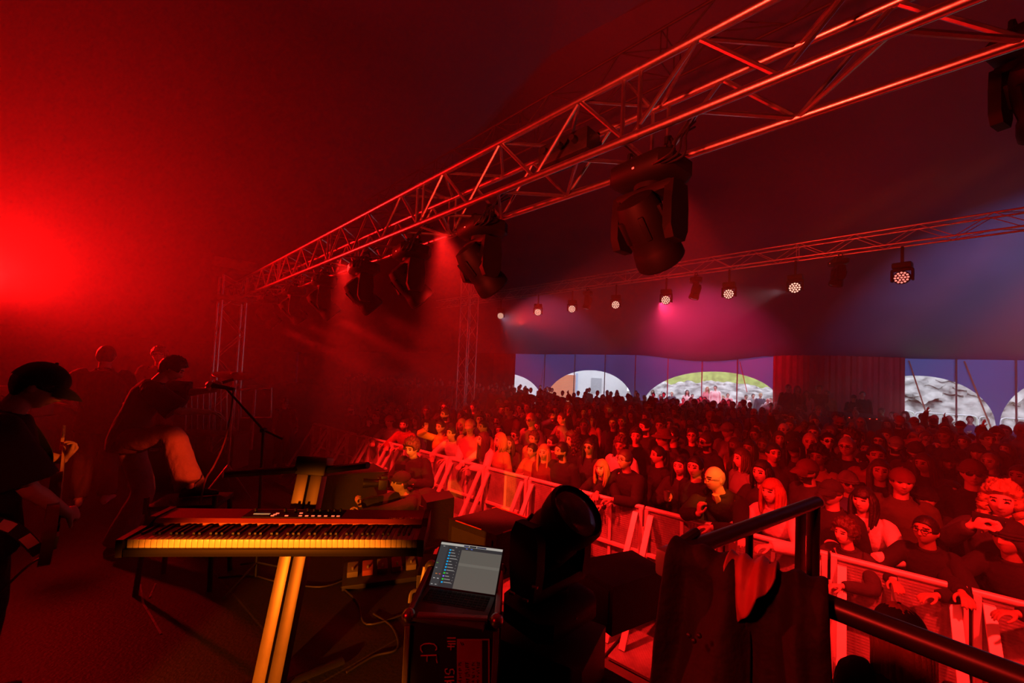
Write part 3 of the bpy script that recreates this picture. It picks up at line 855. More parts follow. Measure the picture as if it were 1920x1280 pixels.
# ---- hair, hats, glasses in head space (face -Y)
def hair_mask(d, style):
    f = -d.y
    if f > 0: line = .04+(.52-.04)*ramp(.25, .85, f)
    else: line = .04+(-.62-.04)*ramp(0, .55, -f)
    if abs(d.x) > .8: line = min(line, -.05)
    m = ramp(line-.04, line+.06, d.z)
    if style == 'fringe_bald': m *= 1-ramp(.25, .42, d.z+.25*f)
    if style == 'bangs' and f > .2: m = max(m, ramp(.25, .32, d.z)*ramp(.8, .55, abs(d.x)))
    return m
def hair_mesh(style, seed=0):
    mb = MB(); nu, nv = 40, 52; r = random.Random(seed)
    th = {'short': .012, 'buzz': .005, 'messy': .024, 'curly': .042, 'long': .016, 'bob': .018, 'pony': .010, 'bun': .010, 'fringe_bald': .007, 'bangs': .017, 'curly_long': .035}[style]
    rows = []
    for i in range(nu+1):
        row = []
        for j in range(nv):
            d = sph(i, j, nu, nv); m = hair_mask(d, style)
            q = head_pt(d); k = th*(.75+.45*max(0, d.z))
            if style in ('curly', 'curly_long'): k *= 1+.55*noise.noise(d*5.5+V((seed, 0, 0)))+.35*noise.noise(d*12)
            elif style == 'messy': k *= 1+.5*noise.noise(V((d.x*7, d.y*7, d.z*2+seed)))+.3*noise.noise(d*11)
            else: k *= 1+.16*noise.noise(V((d.x*10+seed, d.y*10, d.z*3)))+.12*noise.noise(V((math.atan2(d.x, d.y)*9, d.z, seed)))
            row.append(q+d*(k*m-.014*(1-m)))
        rows.append(row)
    mb.loft(rows)
    if style in ('long', 'bob', 'bangs', 'curly_long'):
        ln = {'long': .34, 'bob': .15, 'bangs': .24, 'curly_long': .26}[style]
        nl = 22
        for k in range(nl):
            az = math.radians(-118+236*k/(nl-1))
            sx, sy = math.sin(az), math.cos(az)
            wob = r.uniform(-.012, .012); L = ln*r.uniform(.86, 1.06)
            side = abs(sx)
            pts = [V((sx*.055, sy*.07, .085)), V((sx*.088, sy*.104, .02)), V((sx*(.094+wob*.5), sy*.108+.004, -.06)),
                   V((sx*(.092+wob), sy*.10+.012-.02*side, -.06-(L-.06)*.5)), V((sx*(.083+wob), sy*.092+.016-.035*side, -L))]
            if style == 'curly_long':
                pts = smooth_path(pts, [1]*5, 5)[0]
                pts = [p+V((math.sin(n_*1.9+k)*.014, math.cos(n_*1.7+k*2)*.014, 0))*min(1, n_/6) for n_, p in enumerate(pts)]
                mb.tube(pts, [.014+.012*min(1, n_/8) for n_ in range(len(pts))], 6)
            else: mb.tube(pts, [.012, .018, .019, .017, .007], 7, sub=2)
    if style == 'pony':
        mb.tube([(0, .10, .05), (0, .135, .03), (0, .145, -.05), (.01, .13, -.16), (.015, .125, -.22)], [.018, .026, .026, .022, .006], 9, sub=3)
    if style == 'bun': mb.ball((0, .115, .06), .04, 12, 9)
    return mb.mesh('hair', [BLACK], True, None, 70)
def cap_mesh(back=False):
    mb = MB(); nu, nv = 16, 40
    rows = []
    for i in range(nu+1):
        row = []
        for j in range(nv):
            t = math.pi*.5*(.02+.98*i/nu)*1.0; a = 2*math.pi*j/nv
            d = V((math.sin(t)*math.sin(a), -math.sin(t)*math.cos(a), math.cos(t)))
            row.append(V((d.x*.090, d.y*.109+.004, .030+d.z*.102 - .012*(1-d.z)*d.y)))
        rows.append(row)
    mb.loft(rows)
    mb.ball((0, .004, .134), .008, 8, 5)
    s = 1 if not back else -1
    pts = []
    top, bot = [], []
    n = 15; rows = []
    for k in range(6):
        f = k/5; row = []
        for j in range(n):
            a = -1.15+2.3*j/(n-1)
            x = math.sin(a)*.083*(1-.05*f); y0 = -math.cos(a)*.100; y = y0-f*.085*math.cos(a*1.05)
            row.append(V((x, y, .040-.030*f*f-.02*(abs(a)/1.15)**2*(.6+.4*f)-.006*f)))
        rows.append(row)
    base = len(mb.v)
    vs = []; fs = []
    for layer in (0, .004):
        for row in rows: vs += [p+V((0, 0, layer)) for p in row]
    for L in (0, 6*n):
        for k in range(5):
            for j in range(n-1): fs.append((L+k*n+j, L+k*n+j+1, L+(k+1)*n+j+1, L+(k+1)*n+j))
    for k in range(5):
        for j in (0, n-1): fs.append((k*n+j, (k+1)*n+j, 6*n+(k+1)*n+j, 6*n+k*n+j))
    for j in range(n-1): fs.append((5*n+j, 5*n+j+1, 11*n+j+1, 11*n+j))
    mb.add(vs, fs)
    if back:
        R = Matrix.Rotation(math.pi, 4, 'Z'); mb.xform(R)
        mb.xform(Matrix.Translation((0, .006, 0)))
    return mb.mesh('cap', [BLACK], True, None, 50)
def beanie_mesh():
    mb = MB(); rows = []
    for i in range(17):
        t = math.pi*.54*(.02+.98*i/16); row = []
        for j in range(36):
            a = 2*math.pi*j/36
            d = V((math.sin(t)*math.sin(a), -math.sin(t)*math.cos(a), math.cos(t)))
            k = 1+.03*noise.noise(d*6)
            row.append(V((d.x*.094*k, d.y*.113*k+.006, .028+d.z*.118*k-.02*max(0, d.y))))
        rows.append(row)
    mb.loft(rows)
    for zz, r in ((.022, .012), (.042, .013)):
        mb.tube([V((.090*math.sin(a), -.108*math.cos(a)+.006, zz-.02*max(0, -math.cos(a)))) for a in (2*math.pi*k/28 for k in range(29))], r, 8)
    return mb.mesh('beanie', [BLACK], True, None, 60)
def hat_mesh():
    mb = MB()
    mb.lathe([(.02, .135), (.07, .132), (.085, .10), (.095, .05), (.150, .030), (.158, .022), (.150, .022), (.09, .036), (.05, .04)], (0, .004, .0), n=28)
    return mb.mesh('hat', [BLACK], True, None, 50)
def glasses_mesh(dark=False):
    mb = MB()
    for s in (-1, 1):
        pts = [V((s*.033+.023*math.cos(a), -.106+.10*abs(s*.033+.023*math.cos(a))**1.0*.35, .008+.018*math.sin(a))) for a in (2*math.pi*k/16 for k in range(17))]
        mb.tube(pts, .0026, 6)
        if dark: mb.prism(pts[:-1], V((0, .003, 0)))
        mb.tube([V((s*.056, -.088, .012)), V((s*.076, -.03, .012)), V((s*.078, .015, .006))], .0025, 6)
    mb.tube([V((-.011, -.104, .012)), V((0, -.108, .015)), V((.011, -.104, .012))], .0025, 6)
    return mb.mesh('glasses', [BLACK], True, None, 40)
HAIRS = {s: hair_mesh(s, i*3+1) for i, s in enumerate(('short', 'buzz', 'messy', 'curly', 'long', 'bob', 'pony', 'bun', 'fringe_bald', 'bangs', 'curly_long'))}
HATS = {'cap': cap_mesh(), 'cap_back': cap_mesh(True), 'beanie': beanie_mesh(), 'hat': hat_mesh()}
GL = {'glasses': glasses_mesh(), 'sunglasses': glasses_mesh(True)}
def tinted(name, rough, bump=0.0, bscale=25):
    """cloth, hair or skin whose colour is the colour of the object that wears it"""
    m = mat(name, (.5, .5, .5), rough, var=0, bump=bump, bscale=bscale)
    nt = m.node_tree; b = nt.nodes['Principled BSDF']
    oi = nt.nodes.new('ShaderNodeObjectInfo'); tc = nt.nodes.new('ShaderNodeTexCoord'); nz = nt.nodes.new('ShaderNodeTexNoise')
    nz.inputs['Scale'].default_value = 9; nt.links.new(tc.outputs['Object'], nz.inputs['Vector'])
    mr = nt.nodes.new('ShaderNodeMapRange'); mr.inputs['To Min'].default_value = .8; mr.inputs['To Max'].default_value = 1.2
    nt.links.new(nz.outputs['Fac'], mr.inputs['Value'])
    mx = nt.nodes.new('ShaderNodeVectorMath'); mx.operation = 'SCALE'
    nt.links.new(oi.outputs['Color'], mx.inputs[0]); nt.links.new(mr.outputs['Result'], mx.inputs['Scale'])
    nt.links.new(mx.outputs['Vector'], b.inputs['Base Color'])
    return m
TCLOTH = tinted('worn_cloth', .9, .3, 25); THAIR = tinted('hair_strands', .55, .3, 60); TSKIN = tinted('bare_skin', .55)
BROW = mat('brow_hair', (.02, .014, .011), .7, var=0)
def tint(o, c): o.color = (c[0], c[1], c[2], 1.0)
def head_part(me, name, HM, parent, c):
    o = obj(name, me, parent); o.matrix_local = HM
    if c is not None: tint(o, c)
    return o
HAIRC = {'black': (.012, .010, .009), 'brown': (.055, .03, .018), 'fair': (.34, .22, .10), 'ginger': (.30, .10, .035), 'grey': (.30, .29, .28)}
CLO = {'black': (.014, .013, .015), 'charcoal': (.035, .034, .038), 'navy': (.018, .022, .05), 'maroon': (.12, .018, .022), 'olive': (.06, .055, .03), 'tan': (.34, .22, .11),
       'grey': (.18, .18, .19), 'white': (.72, .70, .68), 'pink': (.55, .20, .24), 'yellow': (.62, .40, .06), 'red': (.38, .03, .03), 'blue': (.06, .10, .24)}
BLACKCLOTH = mat('black_cloth', (.014, .013, .015), .9, bump=.3, bscale=25)
PLAID = mat('plaid_shirt', (.45, .36, .20), .9)
SKIN = (.50, .33, .26)
SKINS = [SKIN, (.60, .42, .35), (.38, .22, .15), (.20, .11, .07)]
for me in HAIRS.values(): me.materials.clear(); me.materials.append(THAIR)
for me in HATS.values(): me.materials.clear(); me.materials.append(TCLOTH)
class Proto: pass
def make_proto(name, fig, vox=.0075, top=None, tee=None, flare=0, beard=False, wr=.004):
    P = Proto(); P.fig = fig
    mb = MB(); fig.body(mb); P.body = remesh(mb, 'body', vox)
    for m in (TSKIN, EYE, LIP, BROW): P.body.materials.append(m)
    face_mats(P.body, fig.HM, beard)
    mb = MB(); fig.top(mb, **(top or dict(d=.018, collar=.014))); P.top = remesh(mb, 'jacket', .011, wr, hash(name) % 50)
    P.top.materials.append(TCLOTH)
    mb = MB(); fig.trousers(mb, .014, flare); P.trs = remesh(mb, 'trousers', .012, wr, 7); P.trs.materials.append(TCLOTH)
    P.shoes = []
    for k in (0, 1): mb = MB(); fig.shoes(mb, k); P.shoes.append(mb.mesh('shoe', [TCLOTH]))
    return P
def person(P, label, loc, rz, sc=1.0, hair='short', hc='brown', hat=None, hatc='black', eye=None, top='black', topname='jacket', trs='charcoal', skin=SKIN, group=None, shoes=None):
    th = thing('person', label, 'person', loc, group, rz)
    th.scale = (sc, sc, sc)
    tint(obj('body', P.body, th), skin)
    tint(obj(topname, P.top, th), CLO[top])
    tint(obj('trousers', P.trs, th), CLO[trs])
    if shoes:
        for m_ in P.shoes: tint(obj('shoe', m_, th), shoes)
    if hair: head_part(HAIRS[hair], 'hair', P.fig.HM, th, HAIRC[hc])
    if hat: head_part(HATS[hat], hat.replace('_back', ''), P.fig.HM, th, CLO[hatc])
    if eye: head_part(GL[eye], eye, P.fig.HM, th, None)
    return th

# ------------------------------------------------------------------ crowd barrier (a straight run of hinged units)
BARV = 4.17; RAILZ = 1.15
BSHEET = mat('barrier_sheet', (0.30, 0.28, 0.28), 0.55, 0.2, .3, 6)
nt = BSHEET.node_tree; b_ = nt.nodes['Principled BSDF']
tc = nt.nodes.new('ShaderNodeTexCoord'); vo = nt.nodes.new('ShaderNodeTexVoronoi'); vo.inputs['Scale'].default_value = 45
vo.inputs['Randomness'].default_value = 0.0
bp = nt.nodes.new('ShaderNodeBump'); bp.inputs['Strength'].default_value = .6; bp.inputs['Distance'].default_value = .01
nt.links.new(tc.outputs['Object'], vo.inputs['Vector']); nt.links.new(vo.outputs['Distance'], bp.inputs['Height']); nt.links.new(bp.outputs['Normal'], b_.inputs['Normal'])
BALU = mat('barrier_aluminium', (0.88, 0.86, 0.84), 0.5, 0.3, .08, 9)
ra = at_z(684, 816, RAILZ); rb_ = at_z(1901, 1121, RAILZ)
BT = (ra-rb_); BT.z = 0; BT = BT.normalized(); BN = V((BT.y, -BT.x, 0)); BN = BN if BN.dot(N) > 0 else -BN
rb0 = V((rb_.x, rb_.y, 0)); R3 = Matrix((BT, BN, UP)).transposed()
def bpt(u, n, z): return rb0+BT*u+BN*n+UP*z
UNIT = .76
j0 = at_z(1552, 1033, RAILZ); u0 = (V((j0.x, j0.y, 0))-rb0).dot(BT)
first = u0-UNIT*2
place_w = ['cut by the right picture edge', 'before the woman in glasses at the right', 'before the ginger-haired boy, partly behind the draped rail', 'before the bald man',
           'before the man in glasses and the child', 'before the moustached man', 'before the smiling woman in olive', 'before the man in the pink cap', 'before the man in the white jacket',
           'behind the curly-haired camera operator', 'before the bearded man in a red hoodie', 'before the leaning man in a red cap', 'at the far left end of the lit rail', 'in the dark, farthest left of all']
for k in range(14):
    a = first+k*UNIT; e = a+UNIT-.02
    th = thing('crowd_barrier', 'red-lit metal stage barrier unit '+place_w[k], 'barrier', bpt(a, 0, 0), 'stage barrier units')
    MB().tube([bpt(a, 0, RAILZ-.024), bpt(e, 0, RAILZ-.024)], .024, 10).build('top_rail', BALU, th)
    c = lambda u, n, z: bpt(u, n, z)
    MB().box(bpt((a+e)/2, .0, .57), (UNIT-.03, .012, 1.08), R3).build('panel', BSHEET, th, smooth=False)
    for u in (a+.02, e-.02): MB().box(bpt(u, -.025, .56), (.04, .045, 1.12), R3, .006).build('upright', BALU, th)
    MB().box(bpt((a+e)/2, -.03, .67), (UNIT-.05, .04, .035), R3, .006).build('mid_rail', BALU, th)
    MB().box(bpt((a+e)/2, -.02, .56), (.03, .02, 1.06), R3).build('stiffener', BALU, th)
    for u in (a+.07, e-.07):
        d = V((0, -.62, -1.0)).normalized()
        MB().prism([bpt(u-.028, -.03, RAILZ-.07), bpt(u+.028, -.03, RAILZ-.07), bpt(u+.028, -.66, .05), bpt(u-.028, -.66, .05)], BN*-.03).build('strut', BALU, th, smooth=False)
    stp = MB().box(bpt((a+e)/2, -.30, .40), (UNIT-.06, .30, .03), R3, .005)
    stp.build('step', BSHEET, th, smooth=False)
    MB().box(bpt((a+e)/2, -.40, .025), (UNIT-.03, .86, .03), R3, .008).build('floor_plate', BSHEET, th, smooth=False)
    if k % 2: MB().tube([bpt(e, -.06, .8), bpt(e, -.06, .95)], .012, 6).tube([bpt(e-.05, -.06, .9), bpt(e, -.06, .9)], .008, 6).build('latch', BALU, th)

# ------------------------------------------------------------------ stage piano
KX, KY, KZ, KA = -1.6495, 1.7379, 1.637, .1001
kR = Matrix.Rotation(KA, 3, 'Z')
def kp(x, y, z): return V((KX, KY, KZ)) + kR @ V((x, y, z))
KBODY = mat('piano_red_lacquer', (0.36, 0.05, 0.045), 0.42, var=.06)
KBLK = mat('piano_black', (0.007, 0.006, 0.006), .55, var=.1, spec=.2)
WOOD = mat('dark_wood_cheek', (.03, .014, .008), .5, var=.3, scale=20)
IVORY = mat('ivory_key', (.80, .77, .70), .35, var=.03)
EBONY = mat('ebony_key', (.010, .010, .010), .35, var=0)
kt = thing('stage_piano', 'red and black stage piano with full keyboard on an angled column stand', 'keyboard', kp(.645, .14, 0))
KW, KD, KH = 1.29, .30, .105
MB().box(kp(KW/2, KD/2, .016), (KW, KD, .033), kR, .006).build('lower_case', KBLK, kt)
MB().box(kp(KW/2, .007, .020), (KW-.05, .016, .026), kR, .004).build('key_slip', KBLK, kt)
tp = MB(); tp.prism([kp(.03, .155, .03), kp(.03, .155, .088), kp(.03, .175, .103), kp(.03, KD, KH), kp(.03, KD, .03)], kR @ V((KW-.06, 0, 0)))
tp.build('top_panel', KBODY, kt, smooth=False)
for x in (0.0, KW-.028):
    MB().prism([kp(x, -.004, 0), kp(x, -.004, .075), kp(x, .13, .085), kp(x, .175, .11), kp(x, KD+.004, .112), kp(x, KD+.004, 0)], kR @ V((.028, 0, 0))).build('end_cheek', WOOD, kt, smooth=False)
nx = 52; kw = (KW-.062)/nx
wk = MB().box((0, 0, 0), (kw-.0013, .142, .036), None, .0015).mesh('white_key', [IVORY])
bk = MB().loft([[V((x, y, z)) for x, y in ((-a, -.047), (a, -.047), (a, .047), (-a, .047))] for z, a in ((-.008, .0052), (.004, .0048))]).mesh('black_key', [EBONY], False)
for i in range(nx):
    o = obj('white_key', wk, kt); o.location = kp(.031+kw*(i+.5), .085, .0515)-kt.location; o.rotation_euler = (0, 0, KA)
for i in range(nx-1):
    if (i+5) % 7 in (0, 1, 3, 4, 5):
        o = obj('black_key', bk, kt); o.location = kp(.031+kw*(i+1), .108, .077)-kt.location; o.rotation_euler = (0, 0, KA)
def kt3(x, y, z=.0012): # on the sloped top
    t = (y-.175)/(KD-.175); return kp(x, y, .103+(KH-.103)*t+z)
cp = MB().prism([kt3(.40, .185, .0), kt3(.86, .185, .0), kt3(.86, .285, .0), kt3(.40, .285, .0)], (0, 0, .003)); cp.build('control_panel', KBLK, kt, smooth=False)
SCR = mat('pale_display', (.55, .5, .25), .4, var=0, emit=.25)
BTN = mat('red_button_light', (1, .12, .05), .4, var=0, emit=1.6)
MB().box(kt3(.475, .222, .004), (.075, .012, .003), kR).build('display', SCR, kt, smooth=False)
for x in (.53, .545, .538): pass
for x, y in ((.535, .20), (.540, .215), (.545, .230), (.60, .20), (.665, .20), (.695, .20), (.725, .20), (.755, .20), (.785, .20), (.82, .20), (.845, .20), (.655, .235)):
    MB().box(kt3(x, y, .004), (.014, .007, .004), kR).build('button', BTN, kt, smooth=False)
for x in (.43, .57, .62, .68, .71, .74, .78, .81, .84):
    MB().lathe([(.0075, 0), (.006, .016), (.005, .017)], kt3(x, .255, .003), n=10).build('knob', KBLK, kt)
# lettering on the top panel
tx = bpy.data.curves.new('logo', 'FONT'); tx.body = 'nord piano'; tx.size = .034; tx.extrude = .0006
to = bpy.data.objects.new('logo_tmp', tx); COL.objects.link(to)
bpy.context.view_layer.update()
lm = bpy.data.meshes.new_from_object(to.evaluated_get(bpy.context.evaluated_depsgraph_get())); bpy.data.objects.remove(to)
lm.materials.clear(); lm.materials.append(mat('pale_lettering', (.75, .35, .32), .6, var=0))
lo_ = obj('lettering', lm, kt); lo_.location = kt3(1.095, .182, .001)-kt.location; lo_.rotation_euler = (.02, 0, KA)
# stand: leaning double column with a base and two pairs of arms
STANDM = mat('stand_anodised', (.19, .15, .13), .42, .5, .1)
cb = at_z(500, 1305, STAGE)
ct = at_y(588, 880, 2.22)
sd_ = thing('keyboard_stand', 'tall leaning column stand with bare upper arms under the stage piano', 'stand', cb)
ax = (ct-cb).normalized(); sx_ = ax.cross(V((0, -1, 0))).normalized(); sy_ = ax.cross(sx_)
RS = Matrix((sx_, sy_, ax)).transposed(); L_ = (ct-cb).length
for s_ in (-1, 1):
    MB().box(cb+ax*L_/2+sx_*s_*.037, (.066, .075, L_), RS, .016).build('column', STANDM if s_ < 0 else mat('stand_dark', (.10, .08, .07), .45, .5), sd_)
MB().box(cb+ax*L_/2+sy_*.01, (.014, .05, L_*.99), RS, .002).build('column_slot', BLACK, sd_)
MB().box(ct+ax*.02, (.17, .10, .10), RS, .015).build('column_cap', BLACK, sd_)
for s_, e in ((-1, V((-.62, -.30, .0))), (1, V((.30, .25, .0)))):
    MB().tube([cb+V((0, 0, .02)), cb+e*.9+V((0, 0, .02))], .03, 8, flat=.5).build('foot', BLACK, sd_)
ua = at_y(418, 889, 1.95)
MB().tube([ct+sx_*-.05, ua], [.026, .022], 8, flat=.8).build('upper_arm', BLACK, sd_)
MB().tube([ct+sx_*.05, at_y(690, 872, 2.15)], [.026, .022], 8, flat=.8).build('upper_arm', BLACK, sd_)
hk = kp(.62, .15, -.012)
for s_ in (-1, 1): MB().tube([hk+V((s_*.03, 0, -.02)), kp(.62+s_*.34, .10, -.014)], .02, 8, flat=.6).build('lower_arm', BLACK, sd_)

# ------------------------------------------------------------------ flight case and laptop
FCX = at_y(848, 1170, 1.60)
CF = V((FCX.x, 1.60, STAGE)); ca = -.02
cR = Matrix.Rotation(ca, 3, 'Z')
CTOP = at_y(848, 1158, 1.60).z-STAGE
CW_, CDp = .345, .40
fc = thing('flight_case', 'black flight case with aluminium edges and chalked letters, standing under the laptop', 'case', CF)
def fcp(x, y, z): return CF+cR @ V((x, y, z))
CASEB = mat('case_black_ply', (.012, .011, .012), .6, var=.2, bump=.1)
EDGE = mat('case_edge_aluminium', (.45, .43, .42), .4, .8, .1)
CHALK = mat('chalk_marks', (.75, .55, .50), .9, var=0)
MB().box(fcp(0, CDp/2, CTOP/2), (CW_-.01, CDp-.01, CTOP-.01), cR).build('body', CASEB, fc, smooth=False)
def edge(a, c_, w=.022):
    a, c_ = fcp(*a), fcp(*c_); m_ = (a+c_)/2; d = (c_-a)
    s = [w, w, w]
    l = cR.transposed() @ d
    k = max(range(3), key=lambda i: abs(l[i])); s[k] = abs(l[k])
    e = MB().box(m_, s, cR, .003)
    for t in (-.3, 0, .3):
        q = [w*1.06]*3; q[k] = abs(l[k])*.96; off = [0, 0, 0]; off[(k+1) % 3] = t*w; q[(k+1) % 3] = w*.12
        e.box(m_+cR @ V(off), q, cR)
    e.build('edge_profile', EDGE, fc, smooth=False)
hx = CW_/2
for x in (-hx, hx):
    edge((x, 0, .03), (x, 0, CTOP-.035)); edge((x, CDp, .03), (x, CDp, CTOP-.035)); edge((x, .03, CTOP), (x, CDp-.03, CTOP))
edge((-hx+.035, 0, CTOP), (hx-.035, 0, CTOP)); edge((-hx+.035, CDp, CTOP), (hx-.035, CDp, CTOP))
for x in (-hx, hx):
    for y in (0, CDp): MB().ball(fcp(x, y, CTOP), .027, 14, 10).build('corner_ball', mat('corner_steel', (.5, .48, .47), .3, .9), fc)
def face(u, v): # photo pixels on the case front
    p = at_y(u, v, 1.60); d = p-CAM
    n = cR @ V((0, 1, 0)); t = (CF-CAM).dot(n)/d.dot(n)
    return CAM+d*t - n*.002
def arc(cx, cy, rx, ry, a0, a1, n=10): return [(cx+rx*math.cos(math.radians(a0+(a1-a0)*k/n)), cy+ry*math.sin(math.radians(a0+(a1-a0)*k/n))) for k in range(n+1)]
px_ = lambda x, y: (740+x/8, 1120+y/8)
def letters(lines, nm, r=.0022):
    m_ = MB()
    for ln in lines: m_.tube([face(*px_(*p)) for p in ln], r, 6)
    m_.build(nm, CHALK, fc)
letters([arc(510, 770, 125, 90, -200, 20)[0:0] or [(420, 815), (392, 770), (395, 720), (440, 690), (520, 682), (590, 690), (630, 730), (632, 770), (612, 785)]], 'chalk_letter')
letters([[(392, 865), (628, 858), (630, 920), (640, 970)], [(490, 862), (488, 952)]], 'chalk_letter')
letters([[(790, 600), (918, 600)]], 'chalk_letter'); letters([[(790, 650), (918, 650)]], 'chalk_letter')
letters([[(918, 688), (800, 688), (845, 690), (845, 780)], [(790, 728), (900, 728)]], 'chalk_letter')
letters([[(880, 1070), (895, 1100), (890, 1140)], [(880, 1070), (830, 1075), (832, 1120), (815, 1142), (775, 1130), (757, 1095), (762, 1070), (795, 1060)]], 'chalk_letter')
letters([[(750, 1188), (892, 1182)]], 'chalk_letter')
letters([[(750, 1245), (895, 1235)], [(820, 1242), (757, 1300)], [(820, 1242), (880, 1300)]], 'chalk_letter')
LBL = mat('red_paper_label', (.42, .12, .11), .8, var=.1)
def fq(x0, y0, x1, y1, nm, m_, off): 
    n = cR @ V((0, 1, 0)); P = [face(*px_(*q))-n*off for q in ((x0, y0), (x0, y1), (x1, y1), (x1, y0))]
    MB().prism(P, n*-.0008).build(nm, m_, fc, smooth=False)
fq(935, 610, 1425, 1320, 'label_sheet', LBL, .001); fq(960, 635, 1300, 920, 'label_field', mat('label_field', (.36, .09, .085), .8), .002)
fq(1312, 630, 1400, 1320, 'label_band', CASEB, .002); fq(960, 935, 1300, 1320, 'label_field', mat('label_field', (.36, .09, .085), .8), .002)
rs_ = random.Random(4); ink = MB(); n_ = cR @ V((0, 1, 0))
for (xa, xb) in ((1225, 1285), (1155, 1205), (1050, 1130), (950, 1010)):
    y = 955
    while y < 1290:
        pts = []
        for k in range(6): pts.append(face(*px_(rs_.uniform(xa, xb), y+rs_.uniform(0, 26))))
        ink.tube([p-n_*.003 for p in pts], .0012, 4); y += rs_.choice((30, 34, 52))
for q in ([(990, 655), (1015, 700), (1040, 690), (1020, 660), (1040, 700)],): ink.tube([face(*px_(*p))-n_*.003 for p in q], .0016, 4)
ink.build('handwriting', BLACK, fc)
# second case behind with raised lid edge
f2 = thing('flight_case', 'black flight case with aluminium rim behind the laptop at left', 'case', V((-.36, 2.08, STAGE)))
MB().box(V((-.30, 2.22, STAGE+.27)), (.30, .24, .54), Matrix.Rotation(.1, 3, 'Z'), .004).build('body', CASEB, f2, smooth=False)
for a, c_ in (((783, 1138), (798, 1062)), ((798, 1062), (835, 1063))):
    MB().tube([at_y(a[0], a[1], 2.02), at_y(c_[0], c_[1], 2.06)], .014, 8).build('edge_profile', EDGE, f2)
MB().tube([at_y(768, 1130, 1.9), at_y(772, 1110, 1.92), at_y(790, 1104, 1.95)], .008, 6, sub=4).build('handle', EDGE, f2)

LW = .30; LH = LW*.64; ly, lt_ = -.18495, .8085
LP0 = V((-.3233, 1.8182, 1.536))
lR = Matrix.Rotation(ly, 3, 'Z')
lx = lR @ V((1, 0, 0)); lyv = lR @ V((0, 1, 0)); lup = lR @ V((0, math.sin(lt_), math.cos(lt_))); lnn = lx.cross(lup)
LAPM = mat('laptop_grey_metal', (.10, .10, .105), .4, .8, .05)
LPC = LP0+lx*LW/2
lp = thing('laptop', 'open grey laptop with a lit music editing screen, resting on the flight case', 'laptop', LPC-UP*.014)
RL = Matrix((lx, lyv, UP)).transposed()
MB().box(LPC-lyv*.118-UP*.010, (LW+.012, .225, .014), RL, .003).build('base', LAPM, lp)
MB().box(LPC-lyv*.07-UP*.0022, (LW-.03, .095, .002), RL).build('keyboard', BLACK, lp, smooth=False)
kb = MB()
for r_ in range(5):
    for c_ in range(13): kb.box(LPC-lyv*(.03+.018*r_)+lx*(-.126+.021*c_)-UP*.0005, (.017, .014, .002), RL)
kb.build('keycaps', KBLK, lp, smooth=False)['kind'] = 'stuff'
MB().box(LPC-lyv*.178-UP*.0024, (.11, .07, .001), RL).build('trackpad', mat('trackpad', (.07, .07, .075), .3), lp, smooth=False)
RSn = Matrix((lx, lup, lnn)).transposed()
lc = LP0+lx*LW/2+lup*LH/2
lid = MB().box(lc-lnn*.004, (LW+.014, LH+.018, .006), RSn, .002).build('lid', LAPM, lp)
def scr(u0, v0, u1, v1, nm, col, e, lay=1):
    m_ = mat('screen_%s_%s' % (nm, '_'.join('%02d' % int(99*c) for c in col)), col, .6, var=0, emit=e)
    a, b__ = LP0+lx*LW*u0+lup*LH*v0, LP0+lx*LW*u1+lup*LH*v1
    o = lnn*(.0006*lay)
    P = [LP0+lx*LW*u+lup*LH*v+o for u, v in ((u0, v0), (u1, v0), (u1, v1), (u0, v1))]
    return MB().prism(P, lnn*.0004).build(nm, m_, lid, smooth=False)
scr(0, 0, 1, 1, 'screen', (.030, .028, .030), 1)
scr(.36, 0, 1, .87, 'editor_pane', (.105, .095, .080), 1, 2)
scr(.36, .505, 1, .565, 'selected_row', (.135, .125, .105), 1, 3)
scr(0, .945, 1, 1, 'menu_bar', (.38, .36, .32), 1, 2)
scr(.38, .95, .46, .985, 'transport_box', (.03, .03, .07), 1, 3); scr(.47, .95, .58, .985, 'transport_box', (.012, .010, .012), 1, 3); scr(.59, .95, .74, .985, 'transport_box', (.03, .03, .06), 1, 3)
scr(.0, 0, .13, .93, 'side_panel', (.042, .040, .042), 1, 2)
for k in range(12):
    v = .82-.0665*k
    col = [(.0, .33, .72)]*8+[(.02, .5, .03), (.16, .12, .7), (.02, .5, .03), (.0, .33, .72)]
    scr(.165, v, .19, v+.028, 'track_icon', col[k], 1.2, 3)
    scr(.20, v+.012, .20+.04+.025*((k*5) % 4), v+.024, 'track_name', (.30, .29, .27), 1, 3)
    scr(.32, v, .33, v+.012, 'track_button', (.2, .19, .18), 1, 3)
for u, v, c_ in ((.015, .50, (.1, .3, .05)), (.02, .39, (.25, .24, .22)), (.045, .26, (.6, .2, .03)), (.10, .26, (.5, .05, .05)), (.03, .16, (.4, .4, .4)), (.09, .16, (.4, .4, .4)), (.02, .03, (.3, .3, .3)), (.08, .03, (.3, .3, .3)), (.05, .90, (.28, .26, .24)), (.25, .90, (.28, .26, .24)), (.42, .90, (.1, .15, .6)), (.50, .90, (.1, .15, .6))):
    scr(u, v, u+.028, v+.014, 'screen_readout', c_, 1, 4)

